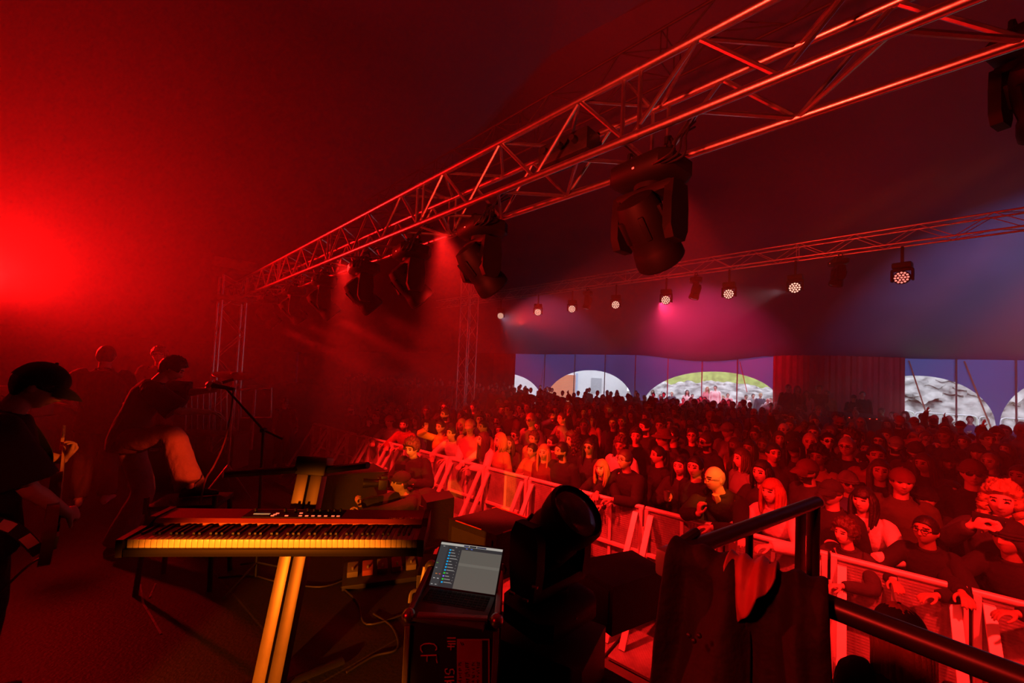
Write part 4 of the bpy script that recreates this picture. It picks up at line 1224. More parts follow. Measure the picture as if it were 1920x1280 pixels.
# ------------------------------------------------------------------ dark boxes along the stage front
CAB = mat('speaker_cabinet', (.008, .0075, .008), .7, var=.2, bump=.2, bscale=90)
RIM = mat('red_rim', (.55, .05, .04), .5, var=.2)  # red strips along parts of the cabinet's top edges
def quad_box(pix, z, h, label, name, cat, rim=None, th_=None):
    P = [at_z(x, y, z) for x, y in pix]
    c = sum(P, V())/4; th = thing(name, label, cat, V((c.x, c.y, z-h)))
    MB().prism([p-UP*h for p in P], (0, 0, h)).build('cabinet', CAB, th, smooth=False)
    return th, P
zb = STAGE+.36
b1, P1 = quad_box([(842, 972), (931, 951), (1008, 978), (931, 1003)], zb, .36, 'square black monitor cabinet with bright red top edge, centre of the stage front', 'stage_monitor', 'speaker')
for a, c_ in ((P1[1], P1[2]), (P1[2], P1[3].lerp(P1[2], .15)), (P1[0].lerp(P1[1], .9), P1[1]), (P1[0].lerp(P1[3], .15), P1[3].lerp(P1[0], .3))):
    MB().tube([a+UP*.003, c_+UP*.003], .0045, 6).build('edge_strip', RIM, b1)
g1 = MB().prism([P1[0].lerp(P1[3], .08)-UP*.05, P1[0].lerp(P1[3], .92)-UP*.05, P1[0].lerp(P1[3], .92)-UP*.33, P1[0].lerp(P1[3], .08)-UP*.33], (P1[0]-P1[1]).normalized()*.004); g1.build('grille', mat('grille_cloth', (.03, .028, .03), .95), b1, smooth=False)
b2, P2 = quad_box([(1068, 1052), (1185, 1031), (1250, 1068), (1150, 1100)], STAGE+.30, .30, 'large flat black cabinet right of the floor moving head', 'stage_monitor', 'speaker')
g1 = MB().prism([P2[0].lerp(P2[3], .08)-UP*.04, P2[0].lerp(P2[3], .92)-UP*.04, P2[0].lerp(P2[3], .92)-UP*.26, P2[0].lerp(P2[3], .08)-UP*.26], (P2[0]-P2[1]).normalized()*.004); g1.build('grille', mat('grille_cloth', (.03, .028, .03), .95), b2, smooth=False)
b3, P3 = quad_box([(560, 878), (700, 868), (728, 884), (590, 893)], STAGE+.42, .42, 'long low black cabinet behind the column stand', 'stage_monitor', 'speaker')
MB().tube([P3[3]+UP*.002, P3[2]+UP*.002], .006, 6).build('edge_strip', DARK, b3)
b4, P4 = quad_box([(790, 927), (842, 919), (852, 932), (800, 942)], STAGE+.40, .40, 'upright black box beside the crouching photographer', 'stage_monitor', 'speaker')
MB().box((P4[0]+P4[3])/2-UP*.2, (.01, .12, .25), Matrix.Rotation(.9, 3, 'Z')).build('grille', mat('grille_cloth', (.03, .028, .03), .95), b4, smooth=False)
# floor standing moving head on its own case
fcs = at_y(1030, 1150, 2.15); fcs.z = STAGE
th = thing('flight_case', 'low black flight case with amber-lit connectors under the floor moving head', 'case', fcs)
MB().box(fcs+UP*.13, (.50, .40, .26), Matrix.Rotation(-.5, 3, 'Z'), .01).build('body', CASEB, th)
for q in ((960, 1112), (1003, 1100), (985, 1125)):
    p = at_y(q[0], q[1], 1.93); MB().box(p, (.03, .012, .012), Matrix.Rotation(-.5, 3, 'Z'), .003).build('latch', EDGE, th)
fh = moving_head(fcs+UP*.255, .75, -.75, 1.12, 'black moving head standing on the stage floor beside the laptop', 'moving heads on the floor', up=-1)

# ------------------------------------------------------------------ guard rail of the stage corner with jackets over it
RAILB = mat('black_rail_paint', (.05, .045, .048), .36, .6, .15, 12)
GZ = 2.0
gc = at_z(1262, 1040, GZ); ge = at_z(1532, 941, GZ); gn = at_z(1517, 1121, GZ); gf = at_z(1950, 1288, GZ)
gr = thing('guard_rail', 'black tubular guard rail rising behind the draped jackets', 'rail', V((gc.x, gc.y, STAGE)))
MB().tube([gc, ge], .024, 14).tube([ge+(ge-gc).normalized()*.003, ge+(ge-gc).normalized()*.004], .018, 12).build('top_tube', RAILB, gr)
dg_ = (ge-gc).normalized()
for k, w in ((.965, .024), (.84, .03), (.43, .012)):
    p = gc.lerp(ge, k)
    if w == .03: MB().box(V((p.x, p.y, (STAGE+GZ)/2)), (.055, .02, GZ-STAGE-.03), Matrix.Rotation(math.atan2(dg_.y, dg_.x), 3, 'Z'), .004).build('post', RAILB, gr)
    else: MB().tube([V((p.x, p.y, STAGE)), V((p.x, p.y, GZ-.01))], w, 12).build('post', RAILB, gr)
MB().box(gc+V((-.005, 0, -.02)), (.07, .06, .075), Matrix.Rotation(.6, 3, 'Z'), .012).build('corner_clamp', STEEL, gr)
MB().tube([V((gc.x, gc.y, STAGE)), V((gc.x, gc.y, GZ))], .024, 12).build('post', RAILB, gr)
pk = at_y(1290, 1008, 1.22); MB().tube([pk-V((.03, .012, .012)), pk+V((.03, .014, .012))], .014, 8, rnd_end=True).build('handle_grip', BLACK, gr)
nr = thing('guard_rail', 'thick black handrail in front, shining red, running out at the lower right', 'rail', V((gn.x, gn.y, STAGE)))
MB().tube([gc, gn, gf, gf+(gf-gn)*.6], .025, 20).build('top_tube', RAILB, nr)
pe = gf+(gf-gn)*.55
MB().tube([V((pe.x, pe.y, STAGE)), V((pe.x, pe.y, GZ))], .024, 12).build('post', RAILB, nr)
MB().tube([V((gc.x, gc.y, 1.5)), V((pe.x, pe.y, 1.5))], .018, 10).build('mid_tube', RAILB, nr)
gd = (gn-gc); gL = gd.length; gd = gd.normalized(); gs = V((gd.y, -gd.x, 0)); gs = gs if gs.y < 0 else -gs    # towards the camera
def drape(name, label, m, u0, u1, front, back, seed, bulge=.05, lap=.03, vee=0.0):
    th = thing(name, label, 'jacket', gc+gd*(u0+u1)/2-UP*.2)
    def fn(i, j):
        u = u0+(u1-u0)*i; f = front*(1+.16*math.sin(i*5+seed))*(1-vee*abs(i-.35)/.65); bk_ = back*(1+.2*math.sin(i*4+seed*2))
        s = -bk_+(f+bk_)*j; r = .025+lap+.006*math.sin(i*17+seed)
        nz = noise.noise(V((u*9, s*5, seed)))*.035+noise.noise(V((u*22, s*9, seed)))*.014
        fold = .022*math.sin(u*42+seed*1.7+s*3)
        a = max(-math.pi/2, min(math.pi/2, s/r))
        q = gc+gd*(u+.08*s*(i-.5)*2*(.6))
        side = math.sin(a); h = math.cos(a)
        dz = -(abs(s)-r*math.pi/2) if abs(s) > r*math.pi/2 else 0
        amp = min(1, abs(s)/.15)
        q = q+gs*(r*side+(nz+fold+bulge*min(1, max(0, -dz)*3))*amp*(1 if s > 0 else -1))+UP*(r*h*(.9)+dz+nz*.3*(1-amp*.5))
        return q
    mb = MB().grid(fn, 60, 60)
    me = mb.mesh('cloth', [m], True, th.location, 0)
    o = obj('cloth', me, th); sm = o.modifiers.new('thick', 'SOLIDIFY'); sm.thickness = .006
    return th
JBLK = mat('jacket_black', (.006, .0055, .0065), .85, bump=.4, bscale=30)
JLIN = mat('jacket_red_brown_lining', (.30, .09, .07), .6, var=.15, scale=8, bump=.2, bscale=25)
j1 = drape('jacket', 'black jacket draped over the left end of the near rail', JBLK, .0, .19, .62, .30, 1.0, .06, .022)
j2 = drape('jacket', 'jacket with reddish lining showing between the two black jackets on the rail', JLIN, .145, .245, .21, .16, 2.3, .055, .036, .8)
j3 = drape('jacket', 'dark jacket draped over the rail beside the bright red handrail', JBLK, .20, .345, .55, .32, 4.1, .05, .032)
for o_, p in ((j1, at_y(1285, 1180, .98)),):
    for k in range(3): MB().ball(p+V((.012*k, -.02, -.012*(k % 2))), .006, 8, 6).build('snap_button', BLACK, o_)
# ------------------------------------------------------------------ mic stand, cymbal, small stage gear
def pole_pt(px, py, Y): return at_y(px, py, Y)
MY = 3.0
mb_ = pole_pt(492, 900, MY); mb_.z = STAGE
ms = thing('microphone_stand', 'black boom microphone stand before the singer', 'stand', mb_)
tp_ = pole_pt(494, 806, MY)
MB().tube([V((mb_.x, mb_.y, STAGE+.02)), tp_], .011, 8).build('pole', BLACK, ms)
for k in range(3):
    a = k*2.09+.4; MB().tube([mb_+UP*.12, mb_+V((.28*math.cos(a), .28*math.sin(a), .015))], .008, 6).build('leg', BLACK, ms)
mic0 = pole_pt(393, 721, MY-.05); mic1 = pole_pt(420, 726, MY-.03)
MB().tube([pole_pt(424, 728, MY), tp_, pole_pt(530, 823, MY+.02)], .008, 8).build('boom', BLACK, ms)
MB().lathe([(.016, -.02), (.022, 0), (.016, .02)], tp_, (0, 1, 0), 10).build('boom_clutch', BLACK, ms)
mi = thing('microphone', 'microphone with lit round grille on the boom stand at the singer', 'microphone', mic0)
MB().ball(mic0, .026, 14, 10).build('grille', mat('mic_grille', (.5, .45, .43), .4, .8, bump=.5, bscale=300), mi)
MB().tube([mic0.lerp(mic1, .15), mic1, pole_pt(440, 730, MY-.02)], [.019, .015, .012], 10).build('handle', BLACK, mi)
cbp = [pole_pt(438, 730, MY), pole_pt(432, 780, MY), pole_pt(420, 830, MY), pole_pt(400, 875, MY), pole_pt(385, 900, MY-.1), pole_pt(372, 960, MY-.2)]
tag(MB().tube(cbp, .006, 6, sub=6).build('microphone_cable', mat('dark_red_cable', (.10, .03, .03), .6)), 'thin cable hanging from the boom microphone down to the stage floor', 'cable')
cyc = at_y(440, 702, 4.6); cyb = V((cyc.x, cyc.y, STAGE))
cy_ = thing('cymbal', 'dark tilted cymbal on a thin stand behind the singer', 'cymbal', cyb)
MB().lathe([(.01, .03), (.03, .025), (.045, .008), (.21, -.012), (.211, -.015), (.04, .004), (.01, .02)], cyc, (.15, -.12, 1), 28).build('cymbal_disc', mat('bronze_dark', (.16, .10, .05), .4, .9), cy_)
MB().tube([cyb+UP*.25, cyc], .01, 8).build('pole', STEEL, cy_)
for k in range(3): MB().tube([cyb+UP*.4, cyb+V((.3*math.cos(k*2.1), .3*math.sin(k*2.1), .01))], .009, 6).build('leg', STEEL, cy_)
# riser under the singer's foot: a low black stool
SY = 2.92
rc = at_y(360, 934, SY); rz_ = rc.z
sto = thing('stool', 'low black stool under the raised foot of the singer', 'stool', V((rc.x, rc.y, STAGE)))
RSt = Matrix.Rotation(.25, 3, 'Z')
MB().box(rc-UP*.02, (.42, .30, .035), RSt, .01).build('seat', DARK, sto)
for x in (-.19, .19):
    for y in (-.13, .13):
        q = rc+RSt @ V((x, y, 0)); MB().tube([V((q.x, q.y, rz_-.03)), V((q.x+x*.15, q.y+y*.15, STAGE))], .016, 8).build('leg', DARK, sto)
    q = rc+RSt @ V((x*1.05, -.145, 0)); MB().tube([q-UP*.05, q+UP*.06], .015, 8).build('bracket', DARK, sto)
# pedalboard under the piano
pc = at_z(716, 1075, STAGE+.02)
pdl = thing('pedalboard', 'black pedalboard with red-lit pedals on the floor right of the column stand', 'pedalboard', V((pc.x, pc.y, STAGE)))
RP = Matrix.Rotation(.35, 3, 'Z')
MB().box(V((pc.x, pc.y, STAGE+.03)), (.55, .28, .05), RP @ Matrix.Rotation(.15, 3, 'X'), .006).build('board', DARK, pdl)
for k in range(5):
    q = V((pc.x, pc.y, STAGE+.075))+RP @ V((-.21+.105*k, .0, 0))
    e = MB().box(q, (.075, .12, .05), RP @ Matrix.Rotation(.2, 3, 'X'), .006).build('pedal', mat('pedal_red' if k % 2 else 'pedal_grey', (.3, .06, .05) if k % 2 else (.16, .15, .15), .5), pdl)
    MB().lathe([(.008, 0), (.008, .02)], q+RP @ V((0, -.04, .02)), n=8).build('footswitch', EDGE, e)
amp = at_z(640, 1062, STAGE+.2)
# cables on the stage floor
rc_ = random.Random(11)
for n_, (pts, lab) in enumerate([([(700, 1150), (735, 1175), (745, 1215), (700, 1230), (650, 1260)], 'dark cable curling on the floor left of the flight case'),
        ([(960, 1130), (985, 1190), (955, 1230), (1000, 1270)], 'dark cable looping on the floor right of the flight case'),
        ([(640, 1100), (672, 1130), (688, 1170), (760, 1150)], 'thin cable from the pedalboard towards the flight case'),
        ([(410, 1082), (470, 1078), (520, 1090), (600, 1100), (650, 1085)], 'cable lying behind the column stand on the floor')]):
    P = [at_z(x, y, STAGE+.008) for x, y in pts]
    tag(MB().tube(P, .006, 6, sub=6).build('stage_cable', mat('black_cable', (.03, .025, .025), .45)), lab, 'cable', 'loose cables on the stage')
# pale scratches of tape on the floor
for pts, lab in (([(263, 1095), (268, 1130), (283, 1155), (302, 1188)], 'worn pale tape streak on the stage floor below the piano'), ([(292, 1093), (280, 1120)], 'short pale scratch beside the worn tape streak on the floor')):
    tag(MB().tube([at_z(x, y, STAGE+.002) for x, y in pts], .006, 5, flat=.3, flatdir=(0, 0, 1)).build('floor_tape', mat('worn_tape', (.40, .30, .28), .8, var=.4, scale=30)), lab, 'tape')
# far side: steel handrail frames and a backline rack
def frame_px(pts, Y, nm, label, cat, r=.016, legs=True):
    P = [at_y(x, y, Y) for x, y in pts]
    th = thing(nm, label, cat, V((P[0].x, P[0].y, STAGE)))
    MB().tube(P+[P[0]], r, 7).build('frame', STEEL, th)
    return th, P
t1, Pf = frame_px([(450, 730), (509, 728), (508, 782), (451, 783)], 7.2, 'hand_rail', 'grey steel handrail frame at the far side of the stage right of the singer', 'rail', .02)
MB().tube([at_y(478, 729, 7.2), V((at_y(478, 729, 7.2).x, 7.2, STAGE))], .03, 8).build('post', STEEL, t1)
t2 = thing('crowd_fence', 'upright barred steel fence section at the far side behind the singer', 'fence', V((at_y(380, 760, 7.0).x, 7.0, STAGE)))
Pq = [at_y(x, y, 7.0) for x, y in ((348, 728), (425, 728), (425, 812), (348, 812))]
MB().tube(Pq+[Pq[0]], .018, 7).build('frame', STEEL, t2)
for k in range(1, 7): MB().tube([Pq[0].lerp(Pq[1], k/7), Pq[3].lerp(Pq[2], k/7)], .009, 6).build('bar', STEEL, t2)
for p_ in (Pq[3], Pq[2]): MB().tube([p_, V((p_.x, p_.y, STAGE))], .018, 7).build('leg', STEEL, t2)
rk = at_y(400, 812, 6.0)
rt_ = thing('equipment_table', 'low dark table with small gear at the far side behind the singer', 'table', V((rk.x, rk.y, STAGE)))
MB().box(V((rk.x, rk.y, rk.z)), (.9, .4, .03), None, .006).build('table_top', DARK, rt_)
for x in (-.42, .42): MB().box(V((rk.x+x, rk.y, (rk.z+STAGE)/2)), (.03, .36, rk.z-STAGE), None).build('leg', DARK, rt_)
am = at_y(36, 735, 5.2); am.z = STAGE
a_ = thing('guitar_amplifier', 'tall dark amplifier stack in the red glow behind the guitarist', 'amplifier', am)
MB().box(am+UP*.38, (.68, .36, .76), None, .02).build('cabinet', CAB, a_)
MB().box(am+UP*.38-V((0, .182, 0)), (.6, .006, .66)).build('grille', mat('grille_cloth', (.03, .028, .03), .95), a_, smooth=False)
MB().box(am+UP*.89, (.66, .26, .24), None, .02).build('amplifier_head', DARK, a_)
for k in range(6): MB().lathe([(.014, 0), (.012, .02)], am+V((-.2+.08*k, -.13, .88)), (0, -1, 0), 8).build('knob', EDGE, a_)
for xx, lab, yy in ((228, 'small floor amplifier with lit handle behind the back-turned bassist', 842), (305, 'small floor amplifier with lit handle behind the standing leg of the singer', 840)):
    q = at_y(xx, yy, 4.9); zt_ = q.z+.06
    a_ = thing('floor_amplifier', lab, 'amplifier', V((q.x, q.y, STAGE)))
    h_ = zt_-STAGE
    MB().box(V((q.x, q.y, STAGE+h_/2)), (.30, .26, h_), Matrix.Rotation(.3, 3, 'Z'), .015).build('cabinet', CAB, a_)
    hp_ = V((q.x, q.y, zt_)); MB().tube([hp_+V((-.08, 0, 0)), hp_+V((-.07, 0, .05)), hp_+V((.07, 0, .05)), hp_+V((.08, 0, 0))], .011, 7, sub=3).build('handle', EDGE, a_)
    MB().box(hp_+V((.02, -.14, -.05)), (.09, .02, .03), Matrix.Rotation(.3, 3, 'Z'), .004).build('badge_plate', EDGE, a_)
# blinder strip on the barrier step
bl = at_z(1108, 1036, .44)
BLM = lamp_on('blinder_cells', (1, .35, .3), 3)
bt_ = thing('blinder_lamp', 'flat lamp panel with rows of bright dots on the pit floor behind the barrier', 'stage light', V((bl.x, bl.y, .42)))
MB().box(bl-UP*.01, (.34, .20, .04), R3, .006).build('housing', DARK, bt_)
dts = MB()
for i in range(3):
    for j in range(10): dts.ball(bl+BT*(-.14+.031*j)+BN*(-.06+.06*i)+UP*.012, .006, 6, 4)
dts.build('lamp_dots', BLM, bt_)['kind'] = 'stuff'
lg = MB()
for u_, n__ in ((-.15, -.08), (.15, -.08), (-.15, .08), (.15, .08)):
    q = bl+BT*u_+BN*n__; MB().tube([V((q.x, q.y, 0)), q-UP*.02], .012, 6).build('leg', DARK, bt_)

# ------------------------------------------------------------------ performers and crew
def put_head(fig, px, py, Y, rz, floor):
    P = at_y(px, py, Y); sc = (P.z-floor)/fig.hc.z
    h = Matrix.Rotation(rz, 3, 'Z') @ V((fig.hc.x, fig.hc.y, 0))*sc
    return V((P.x-h.x, P.y-h.y, floor)), sc
def face_to(fx, fy): return math.atan2(fx, -fy)
def loc_of(root, rz, sc, P): return Matrix.Rotation(-rz, 3, 'Z') @ (V(P)-root)/sc
def wld(root, rz, sc, p): return root + Matrix.Rotation(rz, 3, 'Z') @ V(p)*sc
# guitarist in the left foreground
RZG = face_to(.66, .75)
fg = Fig(lean=.16, pitch=.50, yaw=-.05, wl=(.36, -.25, 1.16), wr=(-.10, -.27, .96), pl=(.8, .2, -.6), pr=(-.9, .5, -.2), hipxy=(0, .02),
         hand_l=dict(d=(.15, -.55, .85), n=(-.3, .75, .4), curl=.75), hand_r=dict(d=(.75, -.45, -.25), n=(.1, .9, -.3), curl=.45))
GR, GS = put_head(fg, 70, 724, 1.86, RZG, STAGE)
PG = make_proto('guitarist', fg, .0055, dict(d=.022, sd=.03, sleeve=.95, hem=-.13, collar=.010), wr=.006)
hp_ = person(PG, 'guitarist in dark tshirt and black cap looking down at left foreground', GR, RZG, GS, 'short', 'black', 'cap', 'black', 'glasses', 'black', 'tshirt', 'black', SKIN, shoes=CLO['black'])
# electric guitar with strap
def gw(p): return wld(GR, RZG, GS, p)
go = V((-.10, -.215, .93)); gx = V((.80, -.02, .44)).normalized(); gn_ = V((.18, -.97, .05)); gn_ = (gn_-gx*gn_.dot(gx)).normalized(); gy = gn_.cross(gx)
def gp(x, y, z=0): return gw(go+gx*x+gy*y+gn_*z)
gt = thing('electric_guitar', 'dark electric guitar held by the guitarist, its lit headstock pointing up', 'guitar', gw(go))
outl = [(-.20, .05), (-.19, .12), (-.13, .165), (-.05, .155), (.02, .115), (.09, .12), (.16, .155), (.215, .145), (.21, .10), (.15, .06), (.14, .03), (.14, -.03), (.155, -.06), (.20, -.10), (.17, -.135), (.10, -.125), (.03, -.11), (-.05, -.145), (-.13, -.15), (-.19, -.10), (-.205, -.02)]
GB = mat('guitar_body_red_brown', (.14, .03, .02), .25, var=.2); MAPLE = mat('maple_neck', (.62, .42, .20), .35, var=.1, scale=20)
op, _ = smooth_path([V((x, y, 0)) for x, y in outl+outl[:1]], [1]*22, 3)
MB().prism([gp(p.x, p.y, -.02) for p in op[:-1]], (gp(0, 0, .022)-gp(0, 0, -.02))).build('body', GB, gt, smooth=True)
MB().prism([gp(p.x*.72-.01, p.y*.62, .0225) for p in op[:-1]], (gp(0, 0, .003)-gp(0, 0, 0))).build('pickguard', mat('pickguard', (.30, .28, .26), .4), gt, smooth=False)
MB().loft([[gp(x, w*math.cos(a), .016+.016*math.sin(a)*(-1 if math.sin(a) < 0 else .25)) for a in (2*math.pi*k/10 for k in range(10))] for x, w in ((.10, .028), (.35, .025), (.62, .021))]).build('neck', MAPLE, gt)
MB().prism([gp(x, y, .006) for x, y in ((.61, -.021), (.66, -.032), (.80, -.045), (.83, -.02), (.80, .012), (.68, .03), (.61, .021))], gp(0, 0, .014)-gp(0, 0, 0)).build('headstock', MAPLE, gt, smooth=False)
for k in range(6):
    q = gp(.665+.024*k, .034-.006*k, .013); MB().tube([q, q+(gp(0, .03, 0)-gp(0, 0, 0))], .006, 6).build('tuning_peg', EDGE, gt)
for k, x in enumerate((-.07, .0, .07)): MB().box(gp(x, 0, .029), (.02, .075, .012), Matrix((Matrix.Rotation(RZG, 3, 'Z') @ gx, Matrix.Rotation(RZG, 3, 'Z') @ gy, Matrix.Rotation(RZG, 3, 'Z') @ gn_)).transposed(), .004).build('pickup', KBLK, gt)
MB().box(gp(-.135, 0, .028), (.03, .075, .014), Matrix((Matrix.Rotation(RZG, 3, 'Z') @ gx, Matrix.Rotation(RZG, 3, 'Z') @ gy, Matrix.Rotation(RZG, 3, 'Z') @ gn_)).transposed(), .003).build('bridge', EDGE, gt)
st_ = MB()
for k in range(6): st_.tube([gp(-.135, -.025+.010*k, .036), gp(.61, -.016+.0064*k, .030)], .0007, 4)
st_.build('strings', EDGE, gt)
# strap: from the body end round the right hip and over the left shoulder
sp = [go+gx*-.20+gn_*-.02, V((-.235, -.10, .965)), V((-.255, .03, 1.06)), V((-.20, .135, 1.18)), V((-.07, .165, 1.33)), V((.06, .10, 1.45)), V((.11, .02, 1.475)), V((.13, -.10, 1.42)), V((.12, -.19, 1.25)), go+gx*.20+gy*.14+gn_*-.02]
SP, _ = smooth_path(sp, [1]*len(sp), 6)
cen = V((0, .0, 1.2))
def strip(P, w, nm, m, off=0.0, i0=0, i1=None):
    m_ = MB(); vs = []; P = P[i0:i1]; fs = []
    for i, p in enumerate(P):
        d = (P[min(i+1, len(P)-1)]-P[max(i-1, 0)]).normalized(); o = p-V((0, 0, p.z)); o = V((p.x, p.y, 0)).normalized(); s_ = d.cross(o).normalized(); o = s_.cross(d)
        for a, b in ((-1, 0), (1, 0), (1, 1), (-1, 1)): vs.append(gw(p+s_*(w*a)+o*(off+.0025*b)))
    for i in range(len(P)-1):
        for k in range(4): fs.append((4*i+k, 4*i+(k+1) % 4, 4*i+4+(k+1) % 4, 4*i+4+k))
    fs += [(0, 1, 2, 3), tuple(4*(len(P)-1)+k for k in range(4))]
    return m_.add(vs, fs).build(nm, m, gt, smooth=False)
strip(SP, .026, 'strap', mat('strap_black', (.02, .02, .02), .8))
SW = mat('strap_white_print', (.72, .66, .62), .7)
for i0 in (2, 6, 10, 14, 18): strip(SP, .021, 'strap_print', SW, .003, i0, i0+3)
gcab = [gp(-.19, -.03, 0), gw((-.30, -.12, .75)), gw((-.34, .1, .42)), gw((-.45, .1, .02))]
MB().tube(gcab, .0045, 6, sub=6).build('guitar_lead', mat('dark_red_cable', (.10, .03, .03), .6), gt)

# bassist with the back turned
fb = Fig(lean=.06, pitch=.15, wl=(.26, -.34, 1.05), wr=(-.14, -.28, .98), pl=(.9, .5, -.3), pr=(-.9, .5, -.3), hand_l=dict(curl=.8), hand_r=dict(curl=.6))
Yb = at_z(168, 940, STAGE).y
RZB = face_to(-.62, .78)
BR, BS = put_head(fb, 199, 668, Yb, RZB, STAGE)
PB = make_proto('bassist', fb, .007, dict(d=.024, sd=.03, sleeve=.95, hem=-.14, collar=.01), flare=.02, wr=.006)
person(PB, 'musician in loose dark tshirt with back turned, standing behind the guitarist', BR, RZB, BS, 'short', 'black', None, 'black', None, 'black', 'tshirt', 'charcoal', SKIN, shoes=CLO['white'])
def bw(p): return wld(BR, RZB, BS, p)
bo = V((-.06, -.20, .95)); bx = V((.86, -.10, .30)).normalized(); bn = V((0, -1, 0)); bn = (bn-bx*bn.dot(bx)).normalized(); by = bn.cross(bx)
bg_ = thing('bass_guitar', 'dark bass guitar mostly hidden before the musician with back turned', 'guitar', bw(bo))
MB().prism([bw(bo+bx*p.x*1.15+by*p.y*1.1-bn*.02) for p in op[:-1]], (bw(bn*.042)-bw((0, 0, 0)))).build('body', GB, bg_)
MB().tube([bw(bo+bx*.12), bw(bo+bx*.82)], .022, 8, flat=.6).build('neck', MAPLE, bg_)
MB().box(bw(bo+bx*.90), (.16, .025, .08), Matrix.Rotation(RZB, 3, 'Z')).build('headstock', MAPLE, bg_, smooth=False)

# singer with one foot up on the stool
RZS = face_to(.80, .60)
SYs = 3.35
def sing(ar=None):
    return Fig(lean=.45, pitch=.5, yaw=.0, wl=(.02, -.54, 1.58), wr=(-.16, -.48, 1.36), pl=(.7, .3, -.7), pr=(-.5, .9, -.3), hip=1.12, hipxy=(0, .12), ar=ar, kr=(-.3, -.5, 1.25), ll=.53,
               al=(.11, .16, .085), hand_l=dict(d=(-.2, -.1, 1), n=(-.7, .5, .2), curl=.95), hand_r=dict(d=(.4, -.8, -.2), n=(0, -.3, -1), curl=.4))
fs_ = sing()
SR, SS = put_head(fs_, 322, 692, SYs, RZS, STAGE)
print('SINGER scale', SS, 'guitarist', GS, 'bassist', BS)
foot = loc_of(SR, RZS, SS, rc+V((-.03, .02, 0)))+V((0, 0, .087))
fs_ = sing(tuple(foot))
print('knee px', project(wld(SR, RZS, SS, fs_.knr)), 'hip', project(wld(SR, RZS, SS, fs_.hir)))
PS = make_proto('singer', fs_, .0065, dict(d=.024, sd=.03, sleeve=.98, hem=-.12, collar=.01), flare=.045, wr=.006)
sg = person(PS, 'singer in dark tshirt bent forward with one flared leg on a stool', SR, RZS, SS, 'messy', 'black', None, 'black', None, 'black', 'tshirt', 'grey', SKIN, shoes=CLO['black'])
def sw(p): return wld(SR, RZS, SS, p)
m0 = fs_.wrl+V((-.02, -.03, .07))
hm = thing('microphone', 'microphone gripped in the raised hand of the singer at the mouth', 'microphone', sw(m0))
MB().tube([sw(m0+V((0, .09, -.05))), sw(m0), sw(m0+V((0, -.10, .04)))], [.012, .015, .013], 8).build('handle', BLACK, hm)
MB().ball(sw(m0+V((0, .11, -.06))), .025, 10, 8).build('grille', mat('mic_grille', (.5, .45, .43), .4, .8), hm)
# drummer behind the singer, barely seen
fd = Fig(lean=.2, pitch=.2, wl=(.25, -.40, 1.0), wr=(-.25, -.40, 1.0))
DR, DS = put_head(fd, 299, 666, 5.6, face_to(.5, -.85), STAGE)
PD = make_proto('stage_hand', fd, .009)
person(PD, 'dim figure standing in the red haze behind the singer', DR, face_to(.5, -.85), DS, 'messy', 'brown', top='charcoal', trs='black')
# steward at the far end of the stage front
q_ = at_z(532, 770, 1.58)
fst = Fig(wl=(.2, -.2, .95), wr=(-.2, -.2, .95))
person(PD, 'dim steward in dark clothes standing at the far end of the pit', V((at_y(532, 775, 9.6).x, 9.6, 0)), face_to(.6, -.8), .93, 'short', 'brown', top='black', trs='black')

# camera operator with curly hair, in the pit
def camera_thing(P, aim, sc, label, name='video_camera', rig=False):
    aim = V(aim).normalized(); x = aim.cross(UP).normalized(); z = x.cross(aim); R = Matrix((x, aim, z)).transposed()
    c = thing(name, label, 'camera', P); q = lambda a, b, d: V(P)+R @ V((a, b, d))*sc
    def B(c_, s_, nm, m=BLACK): return MB().box(q(*c_), [k*sc for k in s_], R, .006*sc).build(nm, m, c)
    B((0, 0, 0), (.14, .08, .10), 'body'); B((0, -.01, .062), (.06, .06, .035), 'viewfinder'); B((.055, .03, 0), (.04, .05, .095), 'grip')
    MB().lathe([(.036*sc, 0), (.040*sc, .02*sc), (.040*sc, .09*sc), (.047*sc, .12*sc), (.047*sc, .15*sc), (.038*sc, .15*sc), (.03*sc, .12*sc)], q(0, .04, 0), aim, 18).build('lens', BLACK, c)
    if rig:
        B((0, .16, .0), (.15, .02, .11), 'matte_box'); B((0, 0, .12), (.11, .02, .07), 'monitor')
        for s_ in (-1, 1): MB().tube([q(s_*.05, -.1, -.07), q(s_*.05, .22, -.07)], .008*sc, 6).build('rod', STEEL, c)
        B((0, -.14, .0), (.1, .08, .12), 'battery'); B((0, 0, .09), (.02, .16, .02), 'top_handle')
    return c
RZ1 = face_to(-.25, -1)
f1 = Fig(lean=.15, pitch=.25, yaw=-.1, wl=(.14, -.34, 1.22), wr=(-.14, -.34, 1.20), pl=(.7, .3, -.7), pr=(-.7, .3, -.7), hand_l=dict(d=(-.6, -.3, .4), n=(0, -.2, 1), curl=.7), hand_r=dict(d=(.6, -.3, .4), n=(0, -.2, 1), curl=.7))
R1, S1 = put_head(f1, 772, 840, 5.1, RZ1, 0.0)
P1_ = make_proto('operator', f1, .0075, dict(d=.03, collar=.016), wr=.006)
person(P1_, 'curly-haired camera operator in the pit with face brightly lit', R1, RZ1, S1, 'curly', 'brown', None, 'black', None, 'black', 'jacket', 'black', SKINS[1])
camera_thing(wld(R1, RZ1, S1, (0, -.44, 1.27)), (-.35, -1, .05), 1.25, 'black rigged video camera held by the curly-haired operator', rig=True)
RZ2 = face_to(-.93, -.35)
